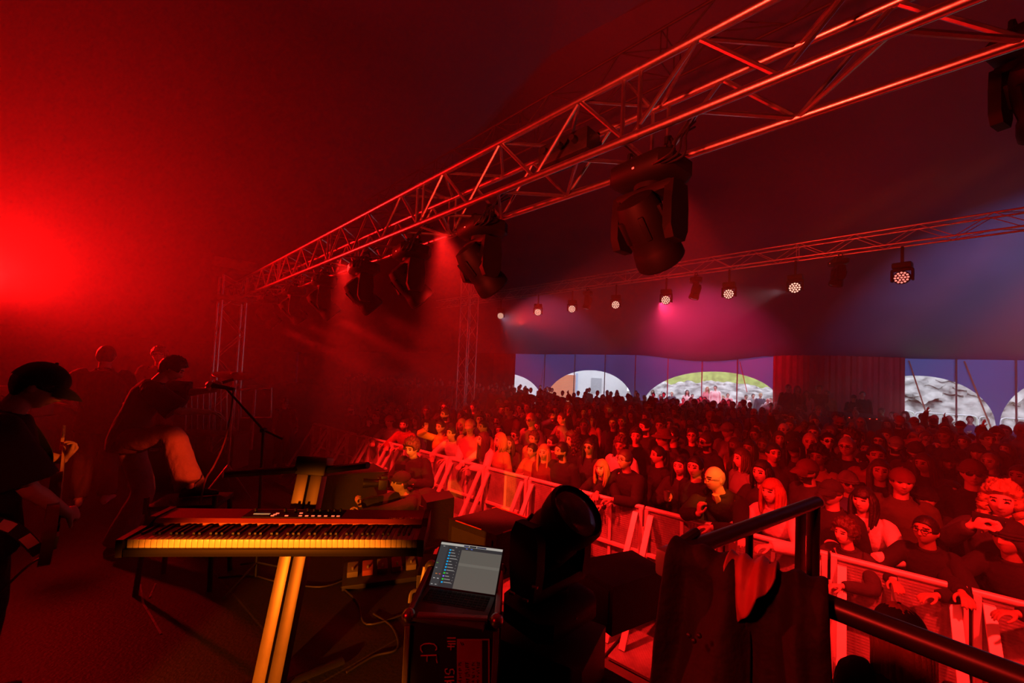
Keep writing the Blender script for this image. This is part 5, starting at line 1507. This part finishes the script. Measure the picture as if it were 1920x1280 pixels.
f2_ = Fig(lean=.75, pitch=-.02, wl=(.10, -.72, 1.22), wr=(-.08, -.66, 1.28), pl=(.6, .3, -.9), pr=(-.6, .3, -.9), hipxy=(0, .25), hand_l=dict(d=(-.3, -.4, .8), n=(-.2, -.5, .5), curl=.6, spread=.14), hand_r=dict(d=(.3, -.5, .7), n=(.2, .2, 1), curl=.7))
R2, S2_ = put_head(f2_, 752, 904, 4.05, RZ2, 0.0)
P2_ = make_proto('photographer', f2_, .0065, dict(d=.035, collar=.016), wr=.006)
person(P2_, 'photographer in black cap and jacket crouching with camera to the eye', R2, RZ2, S2_, 'short', 'brown', 'cap_back', 'black', None, 'black', 'jacket', 'black', SKIN)
hc2 = wld(R2, RZ2, S2_, f2_.hc)
camera_thing(hc2+V((-.165, -.06, .0)), (-.93, -.30, .05), .95, 'black stills camera at the eye of the crouching photographer', 'stills_camera')
bp_ = wld(R2, RZ2, S2_, (0, .18, 1.18))
bkp = thing('backpack', 'black rounded backpack on the back of the crouching photographer', 'bag', bp_)
MB().ball(bp_+V((.02, 0, .08)), (.17, .16, .17), 18, 12).build('bag', BLACKCLOTH, bkp)
MB().box(bp_+V((.13, -.03, .05)), (.08, .16, .16), Matrix.Rotation(RZ2, 3, 'Z'), .03).build('pocket', BLACKCLOTH, bkp)
# long haired crew member with a cap, near the lower right
RZ3 = face_to(.45, .89)
f3 = Fig(pitch=.1, yaw=.25, wl=(.2, -.2, .95), wr=(-.2, -.2, .95))
R3_, S3_ = put_head(f3, 1688, 1188, 1.72, RZ3, 0.0)
P3_ = make_proto('crew', f3, .0075, dict(d=.025, collar=.014), wr=.005)
person(P3_, 'long-haired crew member in a dark cap, back turned, below the near handrail', R3_, RZ3, S3_, 'long', 'ginger', 'cap', 'black', None, 'black', 'hoodie', 'black', SKIN)

# ------------------------------------------------------------------ the crowd
WR = dict(wl=(.13, -.44, 1.215), wr=(-.13, -.44, 1.215), pl=(.8, .3, -.4), pr=(-.8, .3, -.4), hand_l=dict(d=(-.6, -.75, -.1), n=(0, -.2, -1), curl=.35), hand_r=dict(d=(.6, -.75, -.1), n=(0, -.2, -1), curl=.35))
CL = dict(wl=(.035, -.26, 1.20), wr=(-.035, -.27, 1.22), pl=(.8, .3, -.5), pr=(-.8, .3, -.5), hand_l=dict(d=(-.3, -.4, .8), n=(-1, 0, 0), curl=.3), hand_r=dict(d=(.3, -.4, .8), n=(1, 0, 0), curl=.3))
PRO = {}
for nm, fg_, kw in [
    ('m', Fig(), {}), ('mL', Fig(yaw=.35, pitch=.05), {}), ('mR', Fig(yaw=-.35, lean=.06), dict(beard=True)), ('mb', Fig(pitch=.1, roll=.08), dict(beard=True)),
    ('f', Fig(fem=True, slim=.93), {}), ('fL', Fig(fem=True, slim=.93, yaw=.4), {}), ('fR', Fig(fem=True, slim=.95, yaw=-.3, pitch=.1, roll=-.08), {}),
    ('clap', Fig(fem=True, slim=.95, **CL), {}), ('mclap', Fig(lean=.08, **CL), {}),
    ('up', Fig(wr=(-.22, -.34, 1.86), pr=(-1, .2, -.2), hand_r=dict(curl=.15, spread=.12)), {}), ('fup', Fig(fem=True, slim=.93, wr=(-.10, -.30, 1.62), pr=(-1, .2, -.4), hand_r=dict(d=(.1, -.2, 1), n=(.6, -.8, 0), curl=.2)), {}),
    ('phone', Fig(fem=True, pitch=.08, wl=(.06, -.40, 1.50), wr=(-.10, -.40, 1.50), pl=(.7, .2, -.8), pr=(-.7, .2, -.8), hand_l=dict(d=(-.5, -.2, .8), n=(-.6, .6, 0), curl=.5), hand_r=dict(d=(.5, -.2, .8), n=(.6, .6, 0), curl=.5)), {}),
    ('drink', Fig(wr=(-.04, -.20, 1.47), pr=(-.8, -.2, -.7), hand_r=dict(d=(.3, -.1, .9), n=(.8, .4, .1), curl=.9)), {}),
    ('fdrink', Fig(fem=True, slim=.95, wr=(-.06, -.24, 1.28), pr=(-.8, .2, -.7), hand_r=dict(d=(.3, -.5, .6), n=(.8, .1, .1), curl=.9)), {}),
    ('lean', Fig(lean=.42, pitch=-.05, hipxy=(0, .08), **WR), {}), ('leanL', Fig(lean=.45, pitch=.0, yaw=.35, hipxy=(0, .08), **WR), dict(beard=True)),
    ('flean', Fig(lean=.40, pitch=-.05, yaw=-.15, hipxy=(0, .08), fem=True, slim=.95, **WR), {}),
    ('chin', Fig(lean=.64, pitch=.10, yaw=-.40, hipxy=(0, .10), wl=(.12, -.50, 1.20), wr=(-.04, -.43, 1.26), pl=(.8, .3, -.4), pr=(-.7, -.4, -.8), hand_l=dict(d=(-.7, -.6, -.1), n=(0, -.2, -1), curl=.35), hand_r=dict(d=(.05, -.05, 1), n=(.6, .8, -.1), curl=.55)), {})]:
    kw.setdefault('top', dict(d=.022 if not fg_.fem else .018, collar=.015, hood=nm in ('mb', 'mclap', 'leanL', 'fR')))
    PRO[nm] = make_proto(nm, fg_, .0085 if nm not in ('chin', 'flean', 'lean') else .0068, **kw)
SING = V((-2.6, 3.2, 0))
placed = []
def bn_of(p): return (V((p.x, p.y, 0))-rb0).dot(BN)
def try_place(P, px, py, sc, rz=None, jit=0.0):
    hz_ = P.fig.hc.z*sc
    H = at_z(px, py, hz_)
    if rz is None:
        f = (SING-V((H.x, H.y, 0))).normalized()*.6-N*.5
        rz = face_to(f.x, f.y)+jit
    h = Matrix.Rotation(rz, 3, 'Z') @ V((P.fig.hc.x, P.fig.hc.y, 0))*sc
    return V((H.x-h.x, H.y-h.y, 0)), rz
def best(P, px, py, nmin, nwant=None, sc0=1.0, rng=(.86, 1.09), rz=None, jit=0.0, mind=.40):
    bst = None; k = rng[0]
    while k <= rng[1]:
        p, r = try_place(P, px, py, k, rz, jit)
        if p.y > 0:
            n = bn_of(p)
            c = abs(k-sc0)*3 + (abs(n-nwant)*4 if nwant is not None else 0) + max(0, nmin-n)*40
            for q in placed:
                d = (q-p).length
                if d < mind: c += (mind-d)*30
            if bst is None or c < bst[0]: bst = (c, p, r, k)
        k += .008
    return bst
people = []
# front row: px, py, pose, hair, hair colour, hat, hat colour, eyewear, top, skin, scale range, row distance, facing tweak, short name, label
FR = [
 (705, 781, 'drink', 'short', 'brown', None, '', None, 'charcoal', 0, (.9, 1.08), .42, 0, 'man drinking from a cup', 'short-haired man in dark jacket drinking from a cup at the far left rail'),
 (730, 790, 'lean', 'short', 'brown', 'cap_back', 'red', None, 'grey', 0, (.9, 1.1), .34, 0, 'leaning man in red cap', 'man in a backward red cap leaning over the rail, grey jacket'),
 (757, 797, 'leanL', 'buzz', 'black', None, '', None, 'red', 0, (.9, 1.1), .34, 0, 'bearded man in red hoodie', 'shaven-headed bearded man in a red hoodie leaning on the rail'),
 (826, 800, 'fup', 'short', 'black', None, '', None, 'yellow', 0, (.84, 1.05), .36, 0, 'yellow-jacketed person', 'person in a yellow jacket with a hand raised to the face at the rail'),
 (846, 812, 'lean', 'short', 'black', None, '', None, 'white', 0, (.9, 1.1), .34, 0, 'man in white jacket', 'black-haired man in a white jacket leaning on the rail'),
 (881, 800, 'mL', 'short', 'brown', 'cap', 'pink', None, 'pink', 0, (.9, 1.1), .40, .1, 'man in pink cap', 'bearded man in a pink cap and pale jacket standing at the rail'),
 (906, 824, 'flean', 'long', 'brown', None, '', None, 'white', 1, (.9, 1.08), .34, -.3, 'long-haired woman in white', 'woman with long brown hair in a white jacket leaning at the rail'),
 (938, 826, 'f', 'bob', 'fair', None, '', None, 'tan', 1, (.84, 1.05), .40, -.3, 'fair bobbed woman', 'woman with a fair bob in a tan top beside the smiling woman'),
 (954, 831, 'clap', 'long', 'brown', None, '', None, 'olive', 1, (.84, 1.05), .38, .5, 'smiling woman in olive', 'smiling woman with long hair and an olive jacket facing the picture'),
 (998, 845, 'mclap', 'short', 'black', None, '', None, 'tan', 0, (.84, 1.05), .40, 0, 'man with clasped hands', 'dark-haired person in a tan hooded jacket with clasped hands'),
 (1020, 848, 'fL', 'long', 'fair', None, '', None, 'maroon', 1, (.84, 1.05), .36, 0, 'long fair-haired woman', 'woman with very long fair hair beside the moustached man'),
 (1053, 845, 'mR', 'short', 'black', None, '', None, 'black', 0, (.9, 1.08), .42, .1, 'moustached man', 'moustached man in a black leather jacket holding something lit'),
 (1128, 878, 'flean', 'bangs', 'fair', None, '', None, 'black', 1, (.78, 1.05), .36, .35, 'fair-fringed girl', 'girl with a fair fringe leaning on the rail, face lit orange'),
 (1136, 908, 'flean', 'bob', 'black', None, '', None, 'red', 1, (.60, .95), .25, -.1, 'child in red sleeves', 'small dark-haired child with red sleeves hanging over the rail'),
 (1172, 862, 'lean', 'short', 'brown', None, '', 'glasses', 'black', 0, (.9, 1.14), .38, -.1, 'man in glasses at the rail', 'man in glasses and a black sweatshirt with hands on the rail'),
 (1276, 874, 'fdrink', 'long', 'black', None, '', None, 'charcoal', 1, (.84, 1.02), .55, .2, 'woman holding a can', 'woman with long black hair holding a drink can'),
 (1304, 876, 'fL', 'bun', 'black', None, '', None, 'navy', 1, (.84, 1.04), .38, -.2, 'woman with tied-back hair', 'woman in navy with tied-back black hair left of the bald man'),
 (1340, 897, 'chin', None, 'grey', None, '', 'glasses', 'black', 1, (.94, 1.16), .27, .1, 'bald man in glasses', 'bald man in glasses resting chin on hand, black jacket, plaid shirt'),
 (1429, 886, 'fdrink', 'bob', 'black', None, '', None, 'charcoal', 1, (.84, 1.1), .50, 0, 'woman raising a cup', 'black-haired woman raising a cup behind the fair-haired boy'),
 (1448, 922, 'flean', 'bangs', 'ginger', None, '', None, 'white', 1, (.70, 1.0), .30, .1, 'ginger-haired boy', 'ginger-haired boy in a white top leaning on the rail'),
 (1559, 924, 'm', 'short', 'brown', 'cap', 'black', None, 'black', 0, (.84, 1.02), .42, 0, 'man in black cap', 'man in a black cap and black top behind the curly-haired child'),
 (1585, 1000, 'flean', 'curly', 'brown', None, '', None, 'charcoal', 1, (.58, .9), .24, 0, 'curly-haired child', 'small curly-haired child leaning on the rail in a dark jacket'),
 (1619, 938, 'flean', 'bangs', 'black', None, '', None, 'white', 1, (.84, 1.1), .34, .2, 'woman with black fringe', 'woman with a black fringe and white sleeves leaning on the rail'),
 (1736, 994, 'flean', 'pony', 'black', None, '', 'glasses', 'black', 2, (.80, 1.05), .30, .15, 'woman in glasses', 'woman in glasses and a black zip top leaning on the rail'),
 (1879, 938, 'phone', 'curly_long', 'fair', None, '', None, 'charcoal', 1, (.84, 1.05), .50, .2, 'woman with curly fair hair', 'woman with curly fair hair holding up a phone at the right edge'),
 (1893, 1010, 'flean', 'buzz', 'black', 'beanie', 'black', None, 'black', 2, (.80, 1.05), .30, 0, 'person in black beanie', 'person in a black beanie and black coat bent over the rail at right'),
]
for f in sorted(FR, key=lambda f: not f[13].startswith('bald')):
    (px, py, po, hair, hc, hat, hatc, eye, top, sk, rng, nw, tw, short, label) = f
    P = PRO[po]
    b = best(P, px, py, .20, nw, .97, rng, None, tw, .30)
    placed.append(b[1])
    th = person(P, label, b[1], b[2], b[3], hair, hc, hat, hatc or 'black', eye, top, 'coat' if 'coat' in label else 'jacket', 'charcoal', SKINS[sk])
    people.append((px, py, b[1], th, short))
    f_ = P.fig
    if short.startswith('bald'):
        head_part(HAIRS['fringe_bald'], 'hair', f_.HM, th, HAIRC['grey'])
        sh = MB().loft([[V((x, y, z)) for x, y in ((-w, yy), (0, yy-.015), (w, yy), (w, yy+.06), (-w, yy+.06))] for z, w, yy in ((0, .03, 0), (-.12, .05, .0), (-.26, .055, .02))])
        c_, ang = f_.spine(.53); sh.xform(Matrix.Translation(c_+V((0, -.10, .02))) @ Matrix.Rotation(ang*.8, 4, 'X'))
        o_ = sh.build('plaid_shirt', PLAID, th, local=True)
landm = [(p[0], p[1], p[2], p[4]) for p in people]
# the rest of the crowd by head position
REST = [
 (780,790,'f','long','brown'),(798,797,'fR','curly','black'),(688,783),(695,769),(716,774),(735,764),(747,771),(772,773),(800,771),(836,776),(829,757),(674,774),(660,766),
 (907,800,'m','short','black'),(936,807,'fL','bob','black'),(966,816,'mL','short','brown',None,'sunglasses'),(1001,822,'m','messy','brown'),(1036,829,'mb','short','black',None,None,'maroon'),
 (866,797),(866,780),(900,786),(916,780),(933,788),(943,769),(940,781),(955,769),(960,778),(976,766),(990,764),(969,764),(984,753),(1014,750),(996,788),(1007,800),(1010,779),(1007,767),(1030,766),(1034,779),(1053,783),(1053,812),(1044,751),(1031,757),
 (1105,838,'fL','long','black',None,None,'charcoal'),(1164,836,'m','curly','brown'),(1193,817,'mL','messy','black',None,None,'black'),(1210,800,'mb','short','black',None,None,'black'),(1244,822,'m','short','brown','hat',None,'charcoal'),(1234,853,'f','pony','black',None,None,'black'),
 (1169,816,'f','bob','brown'),(1054,814,'f','long','brown'),(1074,824),(1110,788,'fL','long','brown'),(1054,785),(1095,773),(1106,771),(1114,761),(1150,793,'f','pony','brown'),(1166,790,'m','short','brown'),(1157,778),(1184,779),(1212,783,'m',None,'brown'),(1231,779),(1243,778),(1238,798),(1214,762),(1153,762),(1172,766),(1184,764),(1134,756),(1140,769),(1095,797),(1086,804),(1066,764),(1255,793),
 (1098,746),(1130,746),(1145,748),(1157,750),(1166,750),(1178,745,'m','short','black','hat'),(1208,745),(1220,749),(1250,750),(1229,753),(1118,748),(1043,749),(1051,753),
 (1324,828,'mb','short','brown',None,'sunglasses','charcoal'),(1379,835,'fR','long','brown'),(1262,817,'m','short','black'),(1298,817,'fL','pony','brown'),(1391,860,'f','bob','brown',None,None,'grey'),(1405,841,'f','long','black'),(1431,834,'mb','short','brown'),(1450,849,'mL','short','black',None,None,'charcoal'),
 (1422,804),(1434,807),(1450,807),(1415,815),(1377,817,'f','long','fair'),(1364,807,'m','short','brown','cap',None,'grey'),(1343,792,'m','short','brown','cap',None,'charcoal'),(1333,783),(1324,803,'phone','short','brown'),(1295,792),(1297,808),(1298,776),(1267,773),(1278,774),(1254,795),(1268,802,'m','short','black',None,'sunglasses'),(1350,781),(1354,770),(1375,773),(1386,774),(1383,797),(1414,774),(1414,788),(1455,776),(1429,769),(1329,771),(1352,758),(1314,761),(1328,762),(1367,754),(1392,752),(1281,750),(1302,755),(1288,758),(1259,755),(1250,763),
 (1473,776,'mR','short','brown',None,'sunglasses'),(1490,784),(1509,797,'f','pony','brown'),(1529,790),(1481,798),(1450,806),(1469,806),(1526,812,'m','short','brown',None,'glasses'),(1461,822),(1486,824,'fR','long','black'),(1519,829,'m','short','fair'),(1552,826,'mL','short','black'),(1557,810),(1491,843,'f','long','black'),(1534,857,'f','curly','black'),
 (1514,883,'mb','short','brown','cap',None,'charcoal'),(1588,838,'m','short','grey',None,'glasses'),(1595,822),(1624,841,'f','pony','brown'),(1620,864,'fL','long','fair','beanie','sunglasses'),(1650,883,'f','long','brown'),(1643,854,'m','short','black'),(1590,905,'mL','short','brown',None,'sunglasses'),(1612,814),(1598,800),(1614,792),(1576,793),(1648,826,'f','long','black',None,'sunglasses'),(1531,773),(1524,781),
 (1680,834,'mb','short','brown',None,None,'black'),(1664,795),(1688,790,'m','short','black',None,None,'navy'),(1714,791,'m','short','black','cap'),(1714,821,'f','bob','fair'),(1726,807),(1736,819),(1717,845,'mb','short','brown','cap'),(1733,869,'fR','long','brown'),(1759,836),(1772,819),(1786,819),(1808,829,'m','short','brown',None,None,'black'),(1801,799,'up','buzz','black','beanie',None,'black'),(1832,848,'f','bob','black'),(1851,824,'mL','short','brown',None,None,'charcoal'),(1840,811),(1887,842,'f','long','brown',None,None,'black'),(1886,809,'m','short','brown',None,None,'blue'),(1868,816),(1915,809),
 (1779,866,'fL','bob','brown','beanie'),(1824,888,'m','short','brown','beanie',None,'black'),(1856,866),(1913,893,'f','bun','brown'),(1691,903,'mL','short','brown',None,None,'olive'),(1736,936,'m','short','brown','beanie',None,'black'),(1786,921,'fL','long','black'),(1740,897)]
rr = random.Random(21)
def add_rest(px, py, po=None, hair=None, hc=None, hat=None, eye=None, top=None, nmin=.72, mind=.42):
    if po is None:
        po = rr.choice(['m', 'mL', 'mR', 'mb', 'm', 'f', 'fL', 'fR', 'f', 'clap', 'mclap', 'drink', 'phone', 'fdrink'] if rr.random() < .9 else ['up', 'fup'])
    fem = PRO[po].fig.fem
    if hair is None: hair = rr.choice(['long', 'bob', 'pony', 'long', 'bun', 'bangs', 'curly_long']) if fem else rr.choice(['short', 'short', 'messy', 'buzz', 'short', 'curly', 'fringe_bald'])
    if hc is None: hc = rr.choice(['black', 'brown', 'brown', 'black', 'fair', 'brown', 'ginger', 'grey'] if rr.random() < .7 else ['black', 'brown'])
    if hat is None and rr.random() < .14 and len(people) > 60: hat = rr.choice(['cap', 'beanie', 'hat', 'cap_back', 'cap', 'beanie'])
    if eye is None and rr.random() < .14: eye = rr.choice(['glasses', 'sunglasses'])
    top = top or rr.choice(['black', 'black', 'charcoal', 'charcoal', 'navy', 'maroon', 'olive', 'black', 'grey', 'tan', 'blue', 'charcoal', 'red', 'white'] )
    hatc = rr.choice(['black', 'charcoal', 'maroon', 'navy', 'grey', 'red'])
    if hat and hair in ('curly', 'bun', 'messy'): hair = 'short'
    P = PRO[po]; jit = rr.uniform(-.45, .45)
    s0 = (.95 if fem else 1.01)+rr.uniform(-.03, .03)
    b = best(P, px, py, nmin, None, s0, (.86, 1.10), None, jit, mind)
    if b is None or b[0] > 3.0: return None
    placed.append(b[1])
    th = person(P, 'x', b[1], b[2], b[3], None if hair == 'none' else hair, hc, hat, hatc, eye, top, rr.choice(['jacket', 'jumper', 'hoodie']), rr.choice(['charcoal', 'black', 'navy']), SKINS[rr.choice([0, 0, 1, 0, 2, 1, 3])])
    people.append((px, py, b[1], th, None, (hair, hc, hat, hatc, eye, top, fem))); return th
for r in REST: add_rest(*r)
# more heads in the gaps towards the back
tries = 0
while len(people) < 285 and tries < 4000:
    tries += 1
    px = rr.uniform(650, 1915)
    lo = 748+max(0, (px-1450))*.105; hi = lo+26+max(0, px-1100)*.05
    if px < 930: lo += 6
    py = rr.uniform(lo, hi)
    n_ = at_z(px, py, 1.6); 
    if n_.y > 24: continue
    if any((q[2]-V((n_.x, n_.y, 0))).length < .55 for q in people): continue
    add_rest(px, py, nmin=2.0, mind=.5)
# labels: each head named by its looks and its place behind someone in the front row
ORD = ['first', 'second', 'third', 'fourth', 'fifth', 'sixth', 'seventh', 'eighth', 'ninth', 'tenth', 'eleventh', 'twelfth', 'thirteenth', 'fourteenth', 'fifteenth', 'sixteenth', 'seventeenth', 'eighteenth', 'nineteenth', 'twentieth']
ORD += ['twenty-'+w for w in ORD[:9]]
groups_ = {}
for p in people:
    if p[4]: continue
    L = min(landm, key=lambda l: abs(l[0]-p[0])); groups_.setdefault(L[3], []).append(p)
for nm, ps in groups_.items():
    ps.sort(key=lambda p: bn_of(p[2]))
    for k, p in enumerate(ps):
        hair, hc, hat, hatc, eye, top, fem = p[5]
        look = (hatc+'-'+hat.replace('_back', '').replace('cap', 'capped').replace('beanie', 'beanied').replace('hat', 'hatted')) if hat else ('balding' if hair in ('fringe_bald',) else hc+'-haired')
        p[3]['label'] = f'{look} {"woman" if fem else "man"} in {top}, {ORD[k]} head back behind the {nm}'
        p[3]['group'] = 'standing crowd behind the barrier'
for p in people:
    if p[4]: p[3]['group'] = 'front row at the barrier'
# cups and phones held in the crowd
def held(name, label, cat, P, th, hand, size, m, cyl=True):
    M = Matrix.Translation(th.location) @ Matrix.Rotation(th.rotation_euler.z, 4, 'Z') @ Matrix.Scale(th.scale[0], 4)
    q = M @ hand
    if cyl:
        t = thing(name, label, cat, q)
        MB().lathe([(size*.8, -size*1.5), (size, size*1.5), (size*.9, size*1.5), (size*.75, -size*1.3)], q, (0, 0, 1), 14).build('cup', m, t); MB().lathe([(size*.88, size*1.1), (.001, size*1.1)], q, (0, 0, 1), 14).build('drink', mat('beer', (.5, .25, .04), .2), t)
    else:
        t = thing(name, label, cat, q)
        R = Matrix.Rotation(th.rotation_euler.z, 3, 'Z')
        MB().box(q, (.15, .009, .075), R, .003).build('case', BLACK, t); MB().box(q+R @ V((0, .006, 0)), (.138, .002, .065), R).build('screen', m, t, smooth=False)
CUP = mat('plastic_cup', (.75, .70, .62), .3)
for short, kind in (('man drinking from a cup', 0), ('woman holding a can', 1), ('woman raising a cup', 0), ('woman with curly fair hair', 2)):
    p = [q for q in people if q[4] == short][0]
    f_ = PRO[[f for f in FR if f[13] == short][0][2]].fig
    if kind == 2: held('phone', 'phone held up by the woman with curly fair hair', 'phone', None, p[3], (f_.wrl+f_.wrr)/2+V((0, -.02, .07)), 0, mat('phone_screen', (.02, .02, .025), .2, var=0), False)
    else: held('drink_can' if kind else 'cup', 'drink in the hand of the '+short, 'can' if kind else 'cup', None, p[3], f_.wrr+V((.03, -.07, .06)), .034, EDGE if kind else CUP)
mo = [q for q in people if q[4] == 'moustached man'][0]
# small headband lights in the crowd at right
hb = min([p for p in people if p[4] is None], key=lambda p: abs(p[0]-1759)+abs(p[1]-836))
hq = at_y(1752, 850, hb[2].y)
hbd = thing('light_headband', 'headband with a row of tiny coloured lights among the crowd at right', 'headband', hq)
for k, (dx, dy, c_) in enumerate(((-12, -3, (.15, .05, 1)), (-7, -2, (1, .1, 1)), (0, 0, (.05, 1, .1)), (6, 2, (1, .8, .2)), (11, 4, (.05, .05, 1)))):
    MB().ball(at_y(1752+dx, 850+dy, hb[2].y-.02), .011, 8, 6).build('lamp', mat('led_%d' % k, c_, .4, var=0, emit=3), hbd)
MB().tube([at_y(1752+dx, 852+dx*.3, hb[2].y) for dx in (-16, -8, 0, 8, 16)], .006, 5).build('band', BLACK, hbd)

# the farthest heads, too many to tell apart
mbs = []
far = MB(); rf = random.Random(5); nfar = 0
hp2 = [head_pt(sph(i, j, 8, 10)) for i in range(9) for j in range(10)]
for k in range(900):
    px = rf.uniform(640, 1440); n_ = rf.uniform(8.5, 15.5)
    d = ray(px, 740); d = V((d.x, d.y, 0)); t = (n_+rb0.dot(BN))/d.dot(BN)
    p = d*t
    if any((q-p).length < .5 for q in placed): continue
    q_, dd_ = wall_pt(px)
    if p.length > math.hypot(q_.x, q_.y)-1.0 or px > 1400: continue
    placed.append(p); nfar += 1
    h = rf.uniform(1.52, 1.70)
    f = (SING-p).normalized(); R = Matrix.Rotation(face_to(f.x, f.y), 4, 'Z')
    far.mi = 0; far.loft([[p+V((0, 0, h))+(R @ hp2[i*10+j])*1.05 for j in range(10)] for i in range(9)])
    far.mi = 1
    far.loft([[p+V((0, 0, z))+R @ V((a*math.cos(w), b*math.sin(w)+.01, 0)) for w in (2*math.pi*m/8 for m in range(8))] for z, a, b in ((.02, .16, .10), (.9, .19, .13), (h-.38, .22, .13), (h-.22, .21, .12), (h-.16, .07, .07))])
    far.ball(p+V((0, 0, h+.04))+R @ V((0, .02, 0)), (.088, .105, .105), 8, 6)
    if nfar >= 130: break
fo = far.build('distant_crowd', [mat('skin', (.50, .33, .26), .55), BLACKCLOTH], None)
tag(fo, 'mass of distant dark heads standing before the bright arches', 'crowd', kind='stuff')

# sound desk crew on a low platform before the red curtain
pl0 = at_y(1470, 800, 14.6); pl1 = at_y(1660, 800, 14.0)
pc_ = (pl0+pl1)/2
PLZ = .55
plt = thing('platform', 'low dark platform of the sound desk before the red curtain', 'platform', V((pc_.x, pc_.y, 0)))
ang_ = math.atan2(pl1.y-pl0.y, pl1.x-pl0.x)
MB().box(V((pc_.x, pc_.y, PLZ-.06)), (4.4, 1.8, .12), Matrix.Rotation(ang_, 3, 'Z'), .01).build('deck', DARK, plt)
for sx in (-2, 2):
    for sy in (-.8, .8):
        q = V((pc_.x, pc_.y, 0))+Matrix.Rotation(ang_, 3, 'Z') @ V((sx, sy, 0)); MB().tube([q, q+UP*(PLZ-.1)], .04, 8).build('leg', DARK, plt)
dk = V((pc_.x, pc_.y, PLZ))+Matrix.Rotation(ang_, 3, 'Z') @ V((.3, -.55, 0))
RD = Matrix.Rotation(ang_, 3, 'Z')
dt = thing('mixing_desk', 'dark sound mixing desk with tiny red lights in front of its operators', 'desk', dk)
MB().box(dk+UP*.42, (2.2, .6, .84), RD, .02).build('table', DARK, dt); MB().box(dk+UP*.92, (1.3, .55, .14), RD @ Matrix.Rotation(.2, 3, 'X'), .02).build('console', BLACK, dt)
for k in range(6): MB().box(dk+RD @ V((-.5+.2*k, -.31, .9)), (.03, .01, .02), RD).build('indicator', REDLED, dt)
for px, py, po, hair, hc, hat, top, lab in [(1478, 727, 'm', 'short', 'brown', None, 'black', 'dark-clothed man standing leftmost on the sound platform before the red curtain'), (1495, 730, 'f', 'bob', 'black', None, 'black', 'dark-clothed woman second from left on the sound platform'),
        (1512, 738, 'f', 'long', 'brown', None, 'pink', 'person in a pink jacket on the sound platform'), (1536, 729, 'mL', 'messy', 'brown', None, 'maroon', 'tall person in maroon behind the tan jacket on the sound platform'),
        (1551, 738, 'mR', 'short', 'brown', None, 'tan', 'person in a tan jacket on the sound platform'), (1601, 746, 'mclap', 'short', 'brown', 'cap', 'black', 'man in a black cap bending over the sound desk'), (1617, 740, 'm', 'short', 'black', None, 'black', 'dark figure right of the capped sound desk man')]:
    Y = 14.6-(px-1470)*.003; r_ = face_to(-.5, -.85)
    loc, sc = put_head(PRO[po].fig, px, py, Y, r_, PLZ)
    person(PRO[po], lab, loc, r_, sc, hair, hc, hat, 'black', None, top, 'jacket', 'black', SKIN, 'sound desk crew')
# people outside the arches
OUT = [(1226, 734, 'f', 'white'), (1239, 742, 'm', 'blue'), (1262, 738, 'm', 'navy'), (1290, 735, 'f', 'white'), (1300, 742, 'm', 'grey'), (1328, 729, 'f', 'pink'), (1343, 727, 'm', 'white'), (1341, 742, 'f', 'pink'), (1366, 741, 'm', 'pink'), (1357, 745, 'f', 'white'), (1400, 744, 'm', 'white'), (1413, 742, 'm', 'grey'), (1427, 741, 'm', 'navy'), (1103, 740, 'm', 'charcoal'), (1160, 743, 'f', 'grey')]
OW = 'leftmost second third fourth fifth sixth seventh eighth ninth tenth eleventh twelfth thirteenth fourteenth fifteenth'.split()
for k, (px, py, po, top) in enumerate(sorted(OUT)):
    q_, d_ = wall_pt(px); q_ = q_+V((d_.x, d_.y, 0)).normalized()*(2.0+rr.uniform(0, 2.2))
    e = ray(px, py); kk = math.hypot(q_.x, q_.y)/math.hypot(e.x, e.y); Pz = CAM.z+e.z*kk
    fig = PRO[po].fig; sc = max(.85, min(1.08, Pz/fig.hc.z)); r_ = face_to(-.4+rr.uniform(-.6, .6), -.9)
    person(PRO[po], f'person in {top} outside the tent in daylight, {OW[k]} from the left beyond the arches'.replace('leftmost from the left', 'leftmost'), V((q_.x, q_.y, max(0, Pz-fig.hc.z*sc))), r_, sc, 'long' if fig.fem else 'short', rr.choice(['brown', 'fair', 'black']), None, 'black', None, top, 'jacket', 'navy', SKIN, 'people outside the arches')
print('PEOPLE', len(people), 'far', nfar, 'tries', tries)
